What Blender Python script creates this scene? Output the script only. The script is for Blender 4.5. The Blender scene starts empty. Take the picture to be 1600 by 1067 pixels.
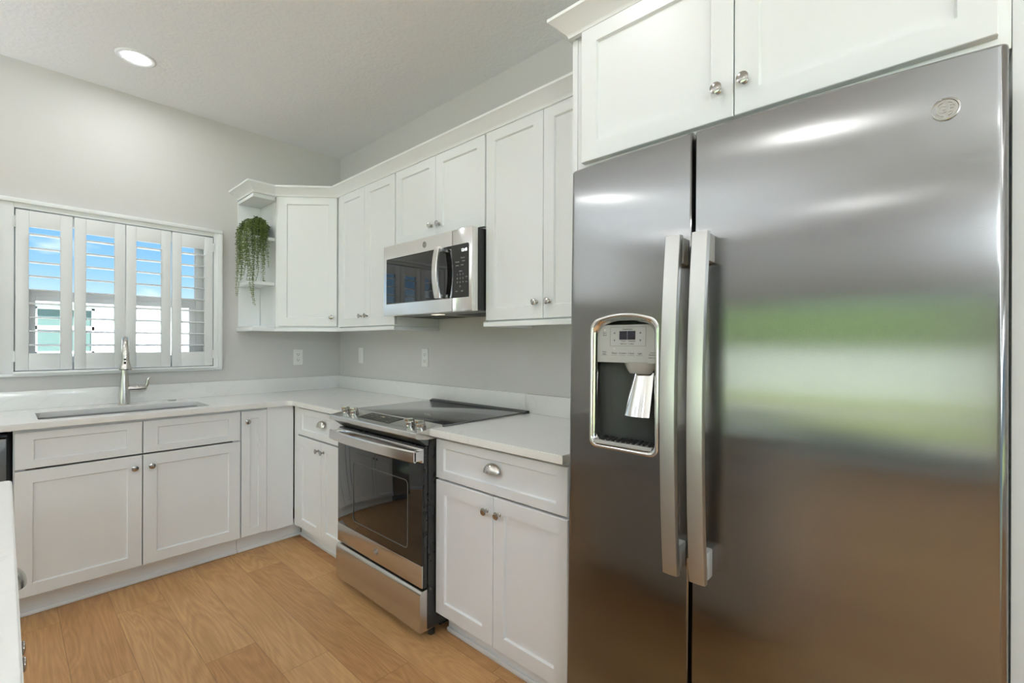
import bpy, bmesh, math, random
from mathutils import Vector, Matrix
random.seed(7)
C = bpy.context.scene.collection
sc = bpy.context.scene

# ------------------------------------------------------------------ camera
CAMX, CAMY, CAMZ = -1.8571, -3.7283, 1.2809
YAW, ROLL, FPX, PX, PY = 0.8474, 0.0030, 722.15, 823.7, 537.27
cam = bpy.data.cameras.new('camera')
cam_o = bpy.data.objects.new('camera', cam); C.objects.link(cam_o)
F = Vector((math.sin(YAW), math.cos(YAW), 0)); R = Vector((math.cos(YAW), -math.sin(YAW), 0)); U = Vector((0, 0, 1))
cr, sr = math.cos(ROLL), math.sin(ROLL)
X = cr*R + (-sr)*(-U); X = cr*R + sr*U; Y = -sr*R + cr*U; Z = -F
M4 = Matrix(((X.x, Y.x, Z.x, CAMX), (X.y, Y.y, Z.y, CAMY), (X.z, Y.z, Z.z, CAMZ), (0, 0, 0, 1)))
cam_o.matrix_world = M4
cam.sensor_width = 36; cam.sensor_fit = 'HORIZONTAL'
cam.lens = FPX*36/1600
cam.shift_x = (800-PX)/1600; cam.shift_y = (PY-533.5)/1600
cam.clip_start = 0.02
sc.camera = cam_o

# ------------------------------------------------------------------ view
sc.view_settings.view_transform = 'Standard'
sc.view_settings.look = 'None'
sc.view_settings.exposure = 0.14
sc.view_settings.gamma = 1.0
sc.view_settings.use_curve_mapping = False
sc.cycles.use_denoising = True
sc.cycles.max_bounces = 10
sc.cycles.diffuse_bounces = 6
sc.cycles.glossy_bounces = 5
sc.cycles.transmission_bounces = 8
sc.cycles.transparent_max_bounces = 12
sc.cycles.sample_clamp_indirect = 6
sc.cycles.caustics_reflective = False
sc.cycles.caustics_refractive = False
LAMP = 150.0      # radiance of a recessed lamp's lens

# ------------------------------------------------------------------ sky
w = bpy.data.worlds.new('sky'); sc.world = w; w.use_nodes = True
nt = w.node_tree; nt.nodes.clear()
def N(nt, typ, **kw):
    n = nt.nodes.new(typ)
    for k, v in kw.items(): setattr(n, k, v)
    return n
tc = N(nt, 'ShaderNodeTexCoord'); sx = N(nt, 'ShaderNodeSeparateXYZ')
nt.links.new(tc.outputs['Generated'], sx.inputs[0])
rp = N(nt, 'ShaderNodeValToRGB'); el = rp.color_ramp.elements
el[0].position = 0.0; el[0].color = (.72, .80, .88, 1)
el[1].position = 0.6; el[1].color = (.09, .27, .68, 1)
for p, c in ((.06, (.50, .66, .80, 1)), (.11, (.27, .49, .74, 1)), (.175, (.165, .385, .68, 1))):
    e = el.new(p); e.color = c
nt.links.new(sx.outputs[2], rp.inputs[0])
mp = N(nt, 'ShaderNodeMapping'); mp.inputs['Scale'].default_value = (1, 1, 2.6)
nz = N(nt, 'ShaderNodeTexNoise'); nz.inputs['Scale'].default_value = 5.5; nz.inputs['Detail'].default_value = 6
nt.links.new(tc.outputs['Generated'], mp.inputs[0]); nt.links.new(mp.outputs[0], nz.inputs[0])
cr2 = N(nt, 'ShaderNodeValToRGB'); cr2.color_ramp.elements[0].position = .52; cr2.color_ramp.elements[1].position = .72
nt.links.new(nz.outputs[0], cr2.inputs[0])
mx = N(nt, 'ShaderNodeMixRGB'); mx.inputs[2].default_value = (.95, .97, 1, 1)
nt.links.new(cr2.outputs[0], mx.inputs[0]); nt.links.new(rp.outputs[0], mx.inputs[1])
bg = N(nt, 'ShaderNodeBackground'); bg.inputs[1].default_value = 1.5
nt.links.new(mx.outputs[0], bg.inputs[0])
wo = N(nt, 'ShaderNodeOutputWorld'); nt.links.new(bg.outputs[0], wo.inputs[0])

# ------------------------------------------------------------------ sun
sun = bpy.data.lights.new('sun', 'SUN'); sun.energy = 21.0; sun.angle = .01; sun.color = (1, .96, .9)
sun_o = bpy.data.objects.new('sun', sun); C.objects.link(sun_o)
sun_o.rotation_euler = Vector((-.46, .50, -.73)).to_track_quat('-Z', 'Y').to_euler()
sun_o.location = (8, -9, 14)

# ------------------------------------------------------------------ materials
def mat(name, col, rough=.5, metal=0.0, noise=0.0, nscale=30, bump=0.0, bscale=60, spec=.5, coat=0, stretch=(1, 1, 1), emit=0, aniso=0, arot=0, bdist=.002, ior=1.5):
    m = bpy.data.materials.new(name); m.use_nodes = True
    t = m.node_tree; b = t.nodes['Principled BSDF']
    b.inputs['Base Color'].default_value = (*col, 1)
    b.inputs['Roughness'].default_value = rough
    b.inputs['Metallic'].default_value = metal
    b.inputs['Specular IOR Level'].default_value = spec
    b.inputs['Coat Weight'].default_value = coat
    tcn = N(t, 'ShaderNodeTexCoord'); mpn = N(t, 'ShaderNodeMapping'); mpn.inputs['Scale'].default_value = stretch
    t.links.new(tcn.outputs['Object'], mpn.inputs[0])
    nn = N(t, 'ShaderNodeTexNoise'); nn.inputs['Scale'].default_value = nscale; nn.inputs['Detail'].default_value = 4
    t.links.new(mpn.outputs[0], nn.inputs[0])
    mr = N(t, 'ShaderNodeMapRange'); rv = .006 if aniso else .03+noise*.3; mr.inputs[3].default_value = max(0, rough-rv); mr.inputs[4].default_value = min(1, rough+rv)
    t.links.new(nn.outputs[0], mr.inputs[0]); t.links.new(mr.outputs[0], b.inputs['Roughness'])
    b.inputs['IOR'].default_value = ior
    if noise:
        mc = N(t, 'ShaderNodeMixRGB'); mc.inputs[1].default_value = (*[c*(1-noise) for c in col], 1); mc.inputs[2].default_value = (*[min(1, c*(1+noise)) for c in col], 1)
        t.links.new(nn.outputs[0], mc.inputs[0]); t.links.new(mc.outputs[0], b.inputs['Base Color'])
    if bump:
        n2 = N(t, 'ShaderNodeTexNoise'); n2.inputs['Scale'].default_value = bscale; n2.inputs['Detail'].default_value = 3
        t.links.new(mpn.outputs[0], n2.inputs[0])
        bp = N(t, 'ShaderNodeBump'); bp.inputs['Strength'].default_value = bump; bp.inputs['Distance'].default_value = bdist
        t.links.new(n2.outputs[0], bp.inputs['Height']); t.links.new(bp.outputs[0], b.inputs['Normal'])
    if emit:
        b.inputs['Emission Color'].default_value = (*col, 1); b.inputs['Emission Strength'].default_value = emit
    if aniso:
        b.inputs['Anisotropic'].default_value = aniso; b.inputs['Anisotropic Rotation'].default_value = arot
        tg = N(t, 'ShaderNodeTangent'); tg.direction_type = 'RADIAL'; tg.axis = 'Z'
        t.links.new(tg.outputs[0], b.inputs['Tangent'])
    return m
M = {}
M['cab'] = mat('white_cabinet_paint', (.785, .81, .825), .36)
M['trim'] = mat('white_trim_paint', (.81, .835, .85), .38)
M['shut'] = mat('white_shutter_paint', (.79, .81, .825), .38)
M['wall'] = mat('grey_wall_paint', (.615, .605, .595), .62, bump=.05, bscale=220)
M['ceil'] = mat('ceiling_knockdown', (.84, .845, .85), .75, bump=.55, bscale=55, bdist=.004)
M['steel'] = mat('brushed_steel', (.225, .223, .217), .17, 1, noise=.012, nscale=9, stretch=(1, .8, 30), aniso=1.0, arot=0)
M['steel_bright'] = mat('bright_steel', (.74, .735, .72), .17, 1, noise=.03, nscale=8, stretch=(1, 1, 40), aniso=.5)
M['sink_steel'] = mat('sink_steel', (.40, .40, .39), .30, 1)
M['vinyl'] = mat('white_vinyl', (.92, .92, .92), .4)
M['range_steel'] = mat('range_steel', (.64, .63, .61), .24, 1, noise=.02, nscale=8, stretch=(1, 1, 40))
M['handle_steel'] = mat('handle_steel', (.60, .60, .59), .33, 1)
M['mw_steel'] = mat('microwave_steel', (.84, .83, .82), .16, 1)
M['nickel'] = mat('satin_nickel', (.60, .58, .55), .26, 1)
M['nickel_knob'] = mat('knob_nickel', (.46, .445, .42), .17, 1)
M['nickel_dark'] = mat('aged_nickel', (.33, .32, .30), .28, 1)
M['chrome'] = mat('polished_rim', (.80, .80, .79), .10, 1)
M['black'] = mat('black_plastic', (.012, .012, .012), .35)
M['blackm'] = mat('black_enamel', (.015, .015, .014), .28)
M['bglass'] = mat('black_glass', (.008, .008, .008), .03, spec=.6)
M['cook'] = mat('black_ceramic_glass', (.045, .045, .045), .06, spec=.7, ior=2.2)
M['dgrey'] = mat('dark_grey_plastic', (.085, .09, .083), .36)
M['mgrey'] = mat('grey_plastic', (.38, .38, .365), .40)
M['plastic'] = mat('white_plastic', (.82, .82, .80), .32)
M['slot'] = mat('slot_dark', (.05, .05, .05), .6)
M['screen'] = mat('dark_display', (.012, .012, .02), .12)
M['ink'] = mat('printed_ink', (.06, .06, .06), .6)
M['inklight'] = mat('pale_printed_legend', (.30, .31, .33), .5)
M['digits'] = mat('lit_digits', (.9, .95, 1), .5, emit=2.2)
M['goldink'] = mat('pale_gold_legend', (.30, .27, .18), .5)
M['lens'] = mat('lamp_lens', (.97, .985, 1.0), .5, emit=LAMP)
M['mlens'] = mat('hood_lamp_lens', (1.0, .86, .68), .5, emit=1.3)
M['grille'] = mat('filter_grille', (.10, .10, .10), .4, .6)
M['rail_under'] = mat('hood_underside', (.22, .22, .21), .4, .7)
M['leaf'] = mat('succulent_leaf', (.17, .235, .06), .45, noise=.6, nscale=45)
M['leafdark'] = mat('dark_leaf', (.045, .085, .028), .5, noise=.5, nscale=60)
M['stem'] = mat('grey_green_stem', (.14, .17, .12), .6)
M['pot'] = mat('grey_pot', (.10, .10, .095), .7, noise=.4, nscale=60, bump=.5, bscale=90)
M['soil'] = mat('soil', (.03, .022, .015), .9, bump=.6)
M['stucco'] = mat('pale_stucco', (.72, .76, .76), .9, bump=.3, bscale=40)
M['fascia'] = mat('white_fascia', (.75, .76, .76), .6)
M['nglass'] = mat('greenish_window', (.10, .16, .155), .15)
M['roof'] = mat('grey_roof', (.30, .30, .30), .8, noise=.3, nscale=20)
M['grass'] = mat('lawn', (.33, .40, .15), .95, noise=.35, nscale=3, bump=.8, bscale=90)
M['hedge'] = mat('hedge_leaves', (.20, .30, .11), .8, noise=.5, nscale=9, bump=1, bscale=14, bdist=.05)
M['patio'] = mat('patio_concrete', (.52, .51, .48), .85, noise=.1)

def quartz():
    m = mat('white_quartz', (.80, .80, .785), .17); t = m.node_tree; b = t.nodes['Principled BSDF']
    tcn = N(t, 'ShaderNodeTexCoord')
    nn = N(t, 'ShaderNodeTexNoise'); nn.inputs['Scale'].default_value = 4.5; nn.inputs['Detail'].default_value = 9; nn.inputs['Distortion'].default_value = 1.6
    t.links.new(tcn.outputs['Object'], nn.inputs[0])
    r = N(t, 'ShaderNodeValToRGB'); e = r.color_ramp.elements
    e[0].position = .47; e[0].color = (.80, .80, .785, 1); e[1].position = .53; e[1].color = (.80, .80, .785, 1)
    x = e.new(.50); x.color = (.745, .745, .73, 1)
    t.links.new(nn.outputs[0], r.inputs[0])
    n3 = N(t, 'ShaderNodeTexNoise'); n3.inputs['Scale'].default_value = 3.0; t.links.new(tcn.outputs['Object'], n3.inputs[0])
    r3 = N(t, 'ShaderNodeValToRGB'); r3.color_ramp.elements[0].position = .48; r3.color_ramp.elements[1].position = .66
    t.links.new(n3.outputs[0], r3.inputs[0])
    mm = N(t, 'ShaderNodeMixRGB'); mm.inputs[1].default_value = (.80, .80, .785, 1)
    t.links.new(r3.outputs[0], mm.inputs[0]); t.links.new(r.outputs[0], mm.inputs[2]); t.links.new(mm.outputs[0], b.inputs['Base Color'])
    return m
M['quartz'] = quartz()

def glass():
    m = bpy.data.materials.new('window_glass'); m.use_nodes = True; t = m.node_tree; t.nodes.clear()
    o = N(t, 'ShaderNodeOutputMaterial'); mixn = N(t, 'ShaderNodeMixShader'); tr = N(t, 'ShaderNodeBsdfTransparent'); gl = N(t, 'ShaderNodeBsdfGlossy')
    gl.inputs['Roughness'].default_value = .01; tr.inputs[0].default_value = (.94, .97, .96, 1)
    fr = N(t, 'ShaderNodeFresnel'); fr.inputs[0].default_value = 1.35
    t.links.new(fr.outputs[0], mixn.inputs[0]); t.links.new(tr.outputs[0], mixn.inputs[1]); t.links.new(gl.outputs[0], mixn.inputs[2]); t.links.new(mixn.outputs[0], o.inputs[0])
    return m
M['glass'] = glass()

def wood():
    m = bpy.data.materials.new('oak_plank_floor'); m.use_nodes = True; t = m.node_tree; b = t.nodes['Principled BSDF']; L = t.links.new
    uv = N(t, 'ShaderNodeUVMap'); uv.uv_map = 'plank'
    at = N(t, 'ShaderNodeAttribute'); at.attribute_name = 'plank_id'
    mul = N(t, 'ShaderNodeVectorMath', operation='SCALE'); mul.inputs['Scale'].default_value = 37.0; L(at.outputs['Color'], mul.inputs[0])
    add = N(t, 'ShaderNodeVectorMath', operation='ADD'); L(uv.outputs[0], add.inputs[0]); L(mul.outputs[0], add.inputs[1])
    # cathedral figure: rings cut by the plank, stretched along it
    mp1 = N(t, 'ShaderNodeMapping'); mp1.inputs['Scale'].default_value = (7.0, .95, 1); L(add.outputs[0], mp1.inputs[0])
    n1 = N(t, 'ShaderNodeTexNoise'); n1.inputs['Scale'].default_value = 1.0; n1.inputs['Detail'].default_value = 1.5; n1.inputs['Distortion'].default_value = .5; L(mp1.outputs[0], n1.inputs[0])
    m1 = N(t, 'ShaderNodeMath', operation='MULTIPLY'); m1.inputs[1].default_value = 19.0; L(n1.outputs[0], m1.inputs[0])
    s1 = N(t, 'ShaderNodeMath', operation='FRACT'); L(m1.outputs[0], s1.inputs[0])
    r1 = N(t, 'ShaderNodeValToRGB'); e = r1.color_ramp.elements; e[0].position = 0; e[0].color = (.0, .0, .0, 1); e[1].position = 1; e[1].color = (0, 0, 0, 1)
    q = e.new(.5); q.color = (1, 1, 1, 1); L(s1.outputs[0], r1.inputs[0])
    # fine fibre
    mp2 = N(t, 'ShaderNodeMapping'); mp2.inputs['Scale'].default_value = (170, 7, 1); L(add.outputs[0], mp2.inputs[0])
    n2 = N(t, 'ShaderNodeTexNoise'); n2.inputs['Scale'].default_value = 1; n2.inputs['Detail'].default_value = 4; L(mp2.outputs[0], n2.inputs[0])
    mp3 = N(t, 'ShaderNodeMapping'); mp3.inputs['Scale'].default_value = (9, 1.6, 1); L(add.outputs[0], mp3.inputs[0])
    n3 = N(t, 'ShaderNodeTexNoise'); n3.inputs['Scale'].default_value = 1; n3.inputs['Detail'].default_value = 3; L(mp3.outputs[0], n3.inputs[0])
    base = N(t, 'ShaderNodeValToRGB'); e = base.color_ramp.elements; e[0].position = 0; e[0].color = (.50, .262, .105, 1); e[1].position = 1; e[1].color = (.60, .352, .155, 1)
    sep = N(t, 'ShaderNodeSeparateColor'); L(at.outputs['Color'], sep.inputs[0]); L(sep.outputs[0], base.inputs[0])
    c1 = N(t, 'ShaderNodeMixRGB', blend_type='MULTIPLY'); c1.inputs[2].default_value = (.68, .60, .50, 1); L(base.outputs[0], c1.inputs[1])
    k1 = N(t, 'ShaderNodeMath', operation='MULTIPLY'); k1.inputs[1].default_value = .58; L(r1.outputs[0], k1.inputs[0])
    k1b = N(t, 'ShaderNodeMath', operation='MULTIPLY'); L(k1.outputs[0], k1b.inputs[0]); L(sep.outputs[1], k1b.inputs[1]); L(k1b.outputs[0], c1.inputs[0])
    c2 = N(t, 'ShaderNodeMixRGB', blend_type='MULTIPLY'); c2.inputs[2].default_value = (.72, .68, .62, 1); L(c1.outputs[0], c2.inputs[1])
    k2 = N(t, 'ShaderNodeMapRange'); k2.inputs[1].default_value = .35; k2.inputs[2].default_value = .8; k2.inputs[3].default_value = 0; k2.inputs[4].default_value = .85; L(n2.outputs[0], k2.inputs[0]); L(k2.outputs[0], c2.inputs[0])
    c3 = N(t, 'ShaderNodeMixRGB', blend_type='MULTIPLY'); c3.inputs[2].default_value = (.84, .80, .74, 1); L(c2.outputs[0], c3.inputs[1])
    k3 = N(t, 'ShaderNodeMapRange'); k3.inputs[1].default_value = .4; k3.inputs[2].default_value = .7; k3.inputs[3].default_value = 0; k3.inputs[4].default_value = .8; L(n3.outputs[0], k3.inputs[0]); L(k3.outputs[0], c3.inputs[0])
    # seams: distance to the plank's edges from the second uv map (0..1 metres from each side)
    uv2 = N(t, 'ShaderNodeUVMap'); uv2.uv_map = 'edge'; s2 = N(t, 'ShaderNodeSeparateXYZ'); L(uv2.outputs[0], s2.inputs[0])
    def edge(sock, w_):
        a = N(t, 'ShaderNodeMath', operation='SUBTRACT'); a.inputs[1].default_value = .5; L(sock, a.inputs[0])
        c = N(t, 'ShaderNodeMath', operation='ABSOLUTE'); L(a.outputs[0], c.inputs[0])
        g = N(t, 'ShaderNodeMath', operation='GREATER_THAN'); g.inputs[1].default_value = .5-w_; L(c.outputs[0], g.inputs[0]); return g
    g1 = edge(s2.outputs[0], .0055); g2 = edge(s2.outputs[1], .0009)
    gm = N(t, 'ShaderNodeMath', operation='MAXIMUM'); L(g1.outputs[0], gm.inputs[0]); L(g2.outputs[0], gm.inputs[1])
    ks = N(t, 'ShaderNodeMath', operation='MULTIPLY'); ks.inputs[1].default_value = .75; L(gm.outputs[0], ks.inputs[0])
    c4 = N(t, 'ShaderNodeMixRGB'); c4.inputs[2].default_value = (.16, .085, .035, 1); L(ks.outputs[0], c4.inputs[0]); L(c3.outputs[0], c4.inputs[1])
    L(c4.outputs[0], b.inputs['Base Color'])
    b.inputs['Roughness'].default_value = .42
    bp = N(t, 'ShaderNodeBump'); bp.inputs['Strength'].default_value = .12; bp.inputs['Distance'].default_value = .001; L(n2.outputs[0], bp.inputs['Height']); L(bp.outputs[0], b.inputs['Normal'])
    return m
M['wood'] = wood()

# ------------------------------------------------------------------ builders
class Fr:                      # a frame on a wall: a runs to the right, b out of the wall, c up
    def __init__(s, o, u, n): s.o, s.u, s.n = Vector(o), Vector(u).normalized(), Vector(n).normalized()
    def __call__(s, a, b, c): return s.o + s.u*a + s.n*b + Vector((0, 0, c))
    def rot(s): return Matrix((( s.u.x, 0, s.n.x), (s.u.y, 0, s.n.y), (0, 1, 0))).to_euler()   # local x=u, y=up, z=n
WW = Fr((0, 0, 0), (1, 0, 0), (0, -1, 0))       # window wall
RW = Fr((0, 0, 0), (0, -1, 0), (-1, 0, 0))      # range wall
WD = Fr((0, 0, 0), (1, 0, 0), (0, 1, 0))        # plain world axes: a=x, b=y, c=z
DG = Fr((-.61, -.305, 0), (1, -1, 0), (-1, -1, 0))  # diagonal corner face
IS = Fr((-1.8505, 0, 0), (0, 1, 0), (1, 0, 0))   # island side facing the range

def quad(bm, vs): 
    try: return bm.faces.new(vs)
    except ValueError: return None
def box(bm, P, a0, a1, b0, b1, c0, c1, bev=0.0, seg=2):
    v = [bm.verts.new(P(a, b, c)) for a in (a0, a1) for b in (b0, b1) for c in (c0, c1)]
    fs = [bm.faces.new([v[i] for i in q]) for q in ((0, 1, 3, 2), (4, 6, 7, 5), (0, 4, 5, 1), (2, 3, 7, 6), (0, 2, 6, 4), (1, 5, 7, 3))]
    if bev:
        es = list({e for f in fs for e in f.edges})
        bmesh.ops.bevel(bm, geom=es, offset=bev, segments=seg, affect='EDGES', profile=.5)
def ring(bm, P, a0, a1, b, c0, c1): return [bm.verts.new(P(a0, b, c0)), bm.verts.new(P(a1, b, c0)), bm.verts.new(P(a1, b, c1)), bm.verts.new(P(a0, b, c1))]
def bridge(bm, r0, r1):
    n = len(r0)
    for i in range(n): bm.faces.new([r0[i], r0[(i+1) % n], r1[(i+1) % n], r1[i]])
def shaker(bm, P, a0, a1, c0, c1, b0, b1, fw=.057, rw=None, depth=.009):
    rw = rw or fw; e = .0018
    r0 = ring(bm, P, a0, a1, b0, c0, c1); r1 = ring(bm, P, a0, a1, b1-e, c0, c1); r2 = ring(bm, P, a0+e, a1-e, b1, c0+e, c1-e)
    r3 = ring(bm, P, a0+fw, a1-fw, b1, c0+rw, c1-rw); r4 = ring(bm, P, a0+fw+.004, a1-fw-.004, b1-depth, c0+rw+.004, c1-rw-.004)
    bm.faces.new(r0)
    for x, y in ((r0, r1), (r1, r2), (r2, r3), (r3, r4)): bridge(bm, x, y)
    bm.faces.new(r4)
def lathe(bm, prof, mtx=None, n=24, cap=True):
    rings = []
    for r, h in prof:
        rings.append([bm.verts.new((r*math.cos(2*math.pi*i/n), r*math.sin(2*math.pi*i/n), h)) for i in range(n)])
    for x, y in zip(rings, rings[1:]): bridge(bm, x, y)
    if cap:
        bm.faces.new(rings[0]); bm.faces.new(rings[-1])
    if mtx is not None: bmesh.ops.transform(bm, matrix=mtx, verts=[v for r in rings for v in r])
def axis_mtx(p, d): return Matrix.Translation(Vector(p)) @ Vector(d).to_track_quat('Z', 'Y').to_matrix().to_4x4()
def tube(bm, pts, rad, n=12, cap=True, flat=1.0):
    pts = [Vector(p) for p in pts]; rs = rad if isinstance(rad, (list, tuple)) else [rad]*len(pts); prev = None; up = None
    rings = []
    for i, p in enumerate(pts):
        t = (pts[min(i+1, len(pts)-1)]-pts[max(i-1, 0)]).normalized()
        if up is None:
            up = Vector((0, 0, 1)) if abs(t.z) < .9 else Vector((1, 0, 0))
        s = t.cross(up).normalized(); up = s.cross(t).normalized()
        rings.append([bm.verts.new(p + rs[i]*(s*math.cos(2*math.pi*k/n) + up*flat*math.sin(2*math.pi*k/n))) for k in range(n)])
    for x, y in zip(rings, rings[1:]): bridge(bm, x, y)
    if cap: bm.faces.new(rings[0]); bm.faces.new(rings[-1])
def prism(bm, pts, f):        # pts 2-D outline, f(p, 0/1) -> 3-D
    r0 = [bm.verts.new(f(p, 0)) for p in pts]; r1 = [bm.verts.new(f(p, 1)) for p in pts]
    bridge(bm, r0, r1); bm.faces.new(r0); bm.faces.new(r1)
def slab(bm, outer, holes, z0, z1, bev=.0025):
    es = []
    for loop in [outer]+holes:
        vs = [bm.verts.new((x, y, z1)) for x, y in loop]
        for i in range(len(vs)): es.append(bm.edges.new((vs[i], vs[(i+1) % len(vs)])))
    r = bmesh.ops.triangle_fill(bm, edges=es, use_beauty=True)
    fs = [g for g in r['geom'] if isinstance(g, bmesh.types.BMFace)]
    r = bmesh.ops.extrude_face_region(bm, geom=fs)
    bmesh.ops.translate(bm, verts=[g for g in r['geom'] if isinstance(g, bmesh.types.BMVert)], vec=(0, 0, z0-z1))
    bmesh.ops.recalc_face_normals(bm, faces=bm.faces)
    if bev:
        sh = [e for e in bm.edges if len(e.link_faces) == 2 and e.calc_face_angle(0) > 1.0 and abs(e.verts[0].co.z-e.verts[1].co.z) < 1e-5]
        bmesh.ops.bevel(bm, geom=sh, offset=bev, segments=2, affect='EDGES')
def sweep(bm, path, prof, left=False):      # path 2-D, profile (out, z); outward on the right of travel unless left
    path = [Vector(p) for p in path]; n = len(path); dirs = [(path[i+1]-path[i]).normalized() for i in range(n-1)]
    nor = [Vector((d.y, -d.x)) * (-1 if left else 1) for d in dirs]; rings = []
    for i, p in enumerate(path):
        if i == 0: o = nor[0]
        elif i == n-1: o = nor[-1]
        else:
            o = nor[i-1]+nor[i]; o = o / (o.dot(nor[i]))
        rings.append([bm.verts.new((p.x+o.x*d, p.y+o.y*d, z)) for d, z in prof])
    for x, y in zip(rings, rings[1:]): bridge(bm, x, y)
    bm.faces.new(rings[0]); bm.faces.new(rings[-1])
def rrect(x0, x1, y0, y1, r, n=6):
    pts = []
    for cx, cy, a in ((x1-r, y1-r, 0), (x0+r, y1-r, 90), (x0+r, y0+r, 180), (x1-r, y0+r, 270)):
        for i in range(n+1):
            t = math.radians(a+90*i/n); pts.append((cx+r*math.cos(t), cy+r*math.sin(t)))
    return pts

def root_of(o):
    while o.parent: o = o.parent
    return o
def thing(name, label, cat, loc, group=None):
    o = bpy.data.objects.new(name, None); o.empty_display_size = .05; C.objects.link(o)
    o.location = loc; o['label'] = label; o['category'] = cat
    if group: o['group'] = group
    return o
def obj(name, bm, m, parent=None, label=None, smooth=35, origin=None):
    bmesh.ops.recalc_face_normals(bm, faces=bm.faces)
    org = root_of(parent).location.copy() if parent else Vector(origin or (0, 0, 0))
    bmesh.ops.translate(bm, verts=bm.verts, vec=-org)
    me = bpy.data.meshes.new(name); bm.to_mesh(me); bm.free()
    me.polygons.foreach_set('use_smooth', [True]*len(me.polygons)); me.set_sharp_from_angle(angle=math.radians(smooth))
    me.materials.append(M[m] if isinstance(m, str) else m)
    o = bpy.data.objects.new(name, me); C.objects.link(o)
    if parent: o.parent = parent
    else: o.location = org
    if label: o['label'] = label
    return o
def tag(o, label, cat, group=None):
    o['label'] = label; o['category'] = cat
    if group: o['group'] = group
    return o
def struct(name, bm, m, smooth=35):
    o = obj(name, bm, m, None, None, smooth); o['kind'] = 'structure'; return o
def BM(): return bmesh.new()
def shared(name, me, parent, p, rot, label=None):
    o = bpy.data.objects.new(name, me); C.objects.link(o); o.parent = parent
    o.location = Vector(p)-root_of(parent).location; o.rotation_euler = rot
    if label: o['label'] = label
    return o
def text(bm, P, s, size, a, b, c, depth=.0004):
    cu = bpy.data.curves.new('t', 'FONT'); cu.body = s; cu.size = size; cu.align_x = 'CENTER'; cu.align_y = 'CENTER'; cu.extrude = depth; cu.resolution_u = 3
    o = bpy.data.objects.new('t', cu); C.objects.link(o); dg = bpy.context.evaluated_depsgraph_get(); dg.update()
    me = bpy.data.meshes.new_from_object(o.evaluated_get(dg)); t = BM(); t.from_mesh(me)
    mp_ = {}
    for v in t.verts: mp_[v] = bm.verts.new(P(a+v.co.x, b+v.co.z, c+v.co.y))
    for f in t.faces: quad(bm, [mp_[v] for v in f.verts])
    t.free(); bpy.data.objects.remove(o); bpy.data.curves.remove(cu); bpy.data.meshes.remove(me)

# shared hardware meshes
def mesh_of(name, bm, m, smooth=40):
    bmesh.ops.recalc_face_normals(bm, faces=bm.faces); me = bpy.data.meshes.new(name); bm.to_mesh(me); bm.free()
    me.polygons.foreach_set('use_smooth', [True]*len(me.polygons)); me.set_sharp_from_angle(angle=math.radians(smooth)); me.materials.append(M[m]); return me
b = BM(); lathe(b, [(.0085, 0), (.0085, .002), (.006, .004), (.0055, .013), (.008, .0165), (.0135, .0195), (.0146, .0215), (.0142, .0235), (.010, .0250), (.005, .0258), (.0005, .026)], n=24)
KNOB = mesh_of('knob', b, 'nickel_knob')
def cup_mesh():
    b = BM(); W_, H_, D_ = .044, .036, .026; nt_, np_ = 20, 8; g = []
    for i in range(nt_+1):
        th = math.pi*i/nt_; row = []
        for j in range(np_+1):
            ph = math.pi/2*j/np_; s = max(math.sin(th), .02)**.8
            row.append(b.verts.new((-W_*math.cos(th), H_*s*math.cos(ph)-.012, D_*s*math.sin(ph)+.0005)))
        g.append(row)
    for i in range(nt_):
        for j in range(np_): quad(b, [g[i][j], g[i+1][j], g[i+1][j+1], g[i][j+1]])
    bmesh.ops.recalc_face_normals(b, faces=b.faces)
    bmesh.ops.solidify(b, geom=b.faces[:], thickness=.0015)
    return mesh_of('cup_pull', b, 'nickel', 50)
CUP = cup_mesh()
def knob(P, parent, a, b_, c, lab=None): return shared('knob', KNOB, parent, P(a, b_, c), P.rot(), 'round satin nickel knob')
def cup(P, parent, a, b_, c): return shared('cup_pull', CUP, parent, P(a, b_, c), P.rot(), 'half-dome nickel cup pull')
def door(P, parent, a0, a1, c0, c1, b0, b1, kn=None, fw=.057, name='door'):
    bm = BM(); shaker(bm, P, a0, a1, c0, c1, b0, b1, fw); d = obj(name, bm, 'cab', parent)
    if kn: knob(P, d, kn[0], b1, kn[1])
    return d
def drawer(P, parent, a0, a1, c0, c1, b0, b1, pull=None, fw=.05, name='drawer_front', rw=.036):
    bm = BM(); shaker(bm, P, a0, a1, c0, c1, b0, b1, fw, rw); d = obj(name, bm, 'cab', parent)
    if pull: cup(P, d, pull[0], b1, pull[1])
    return d

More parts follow.
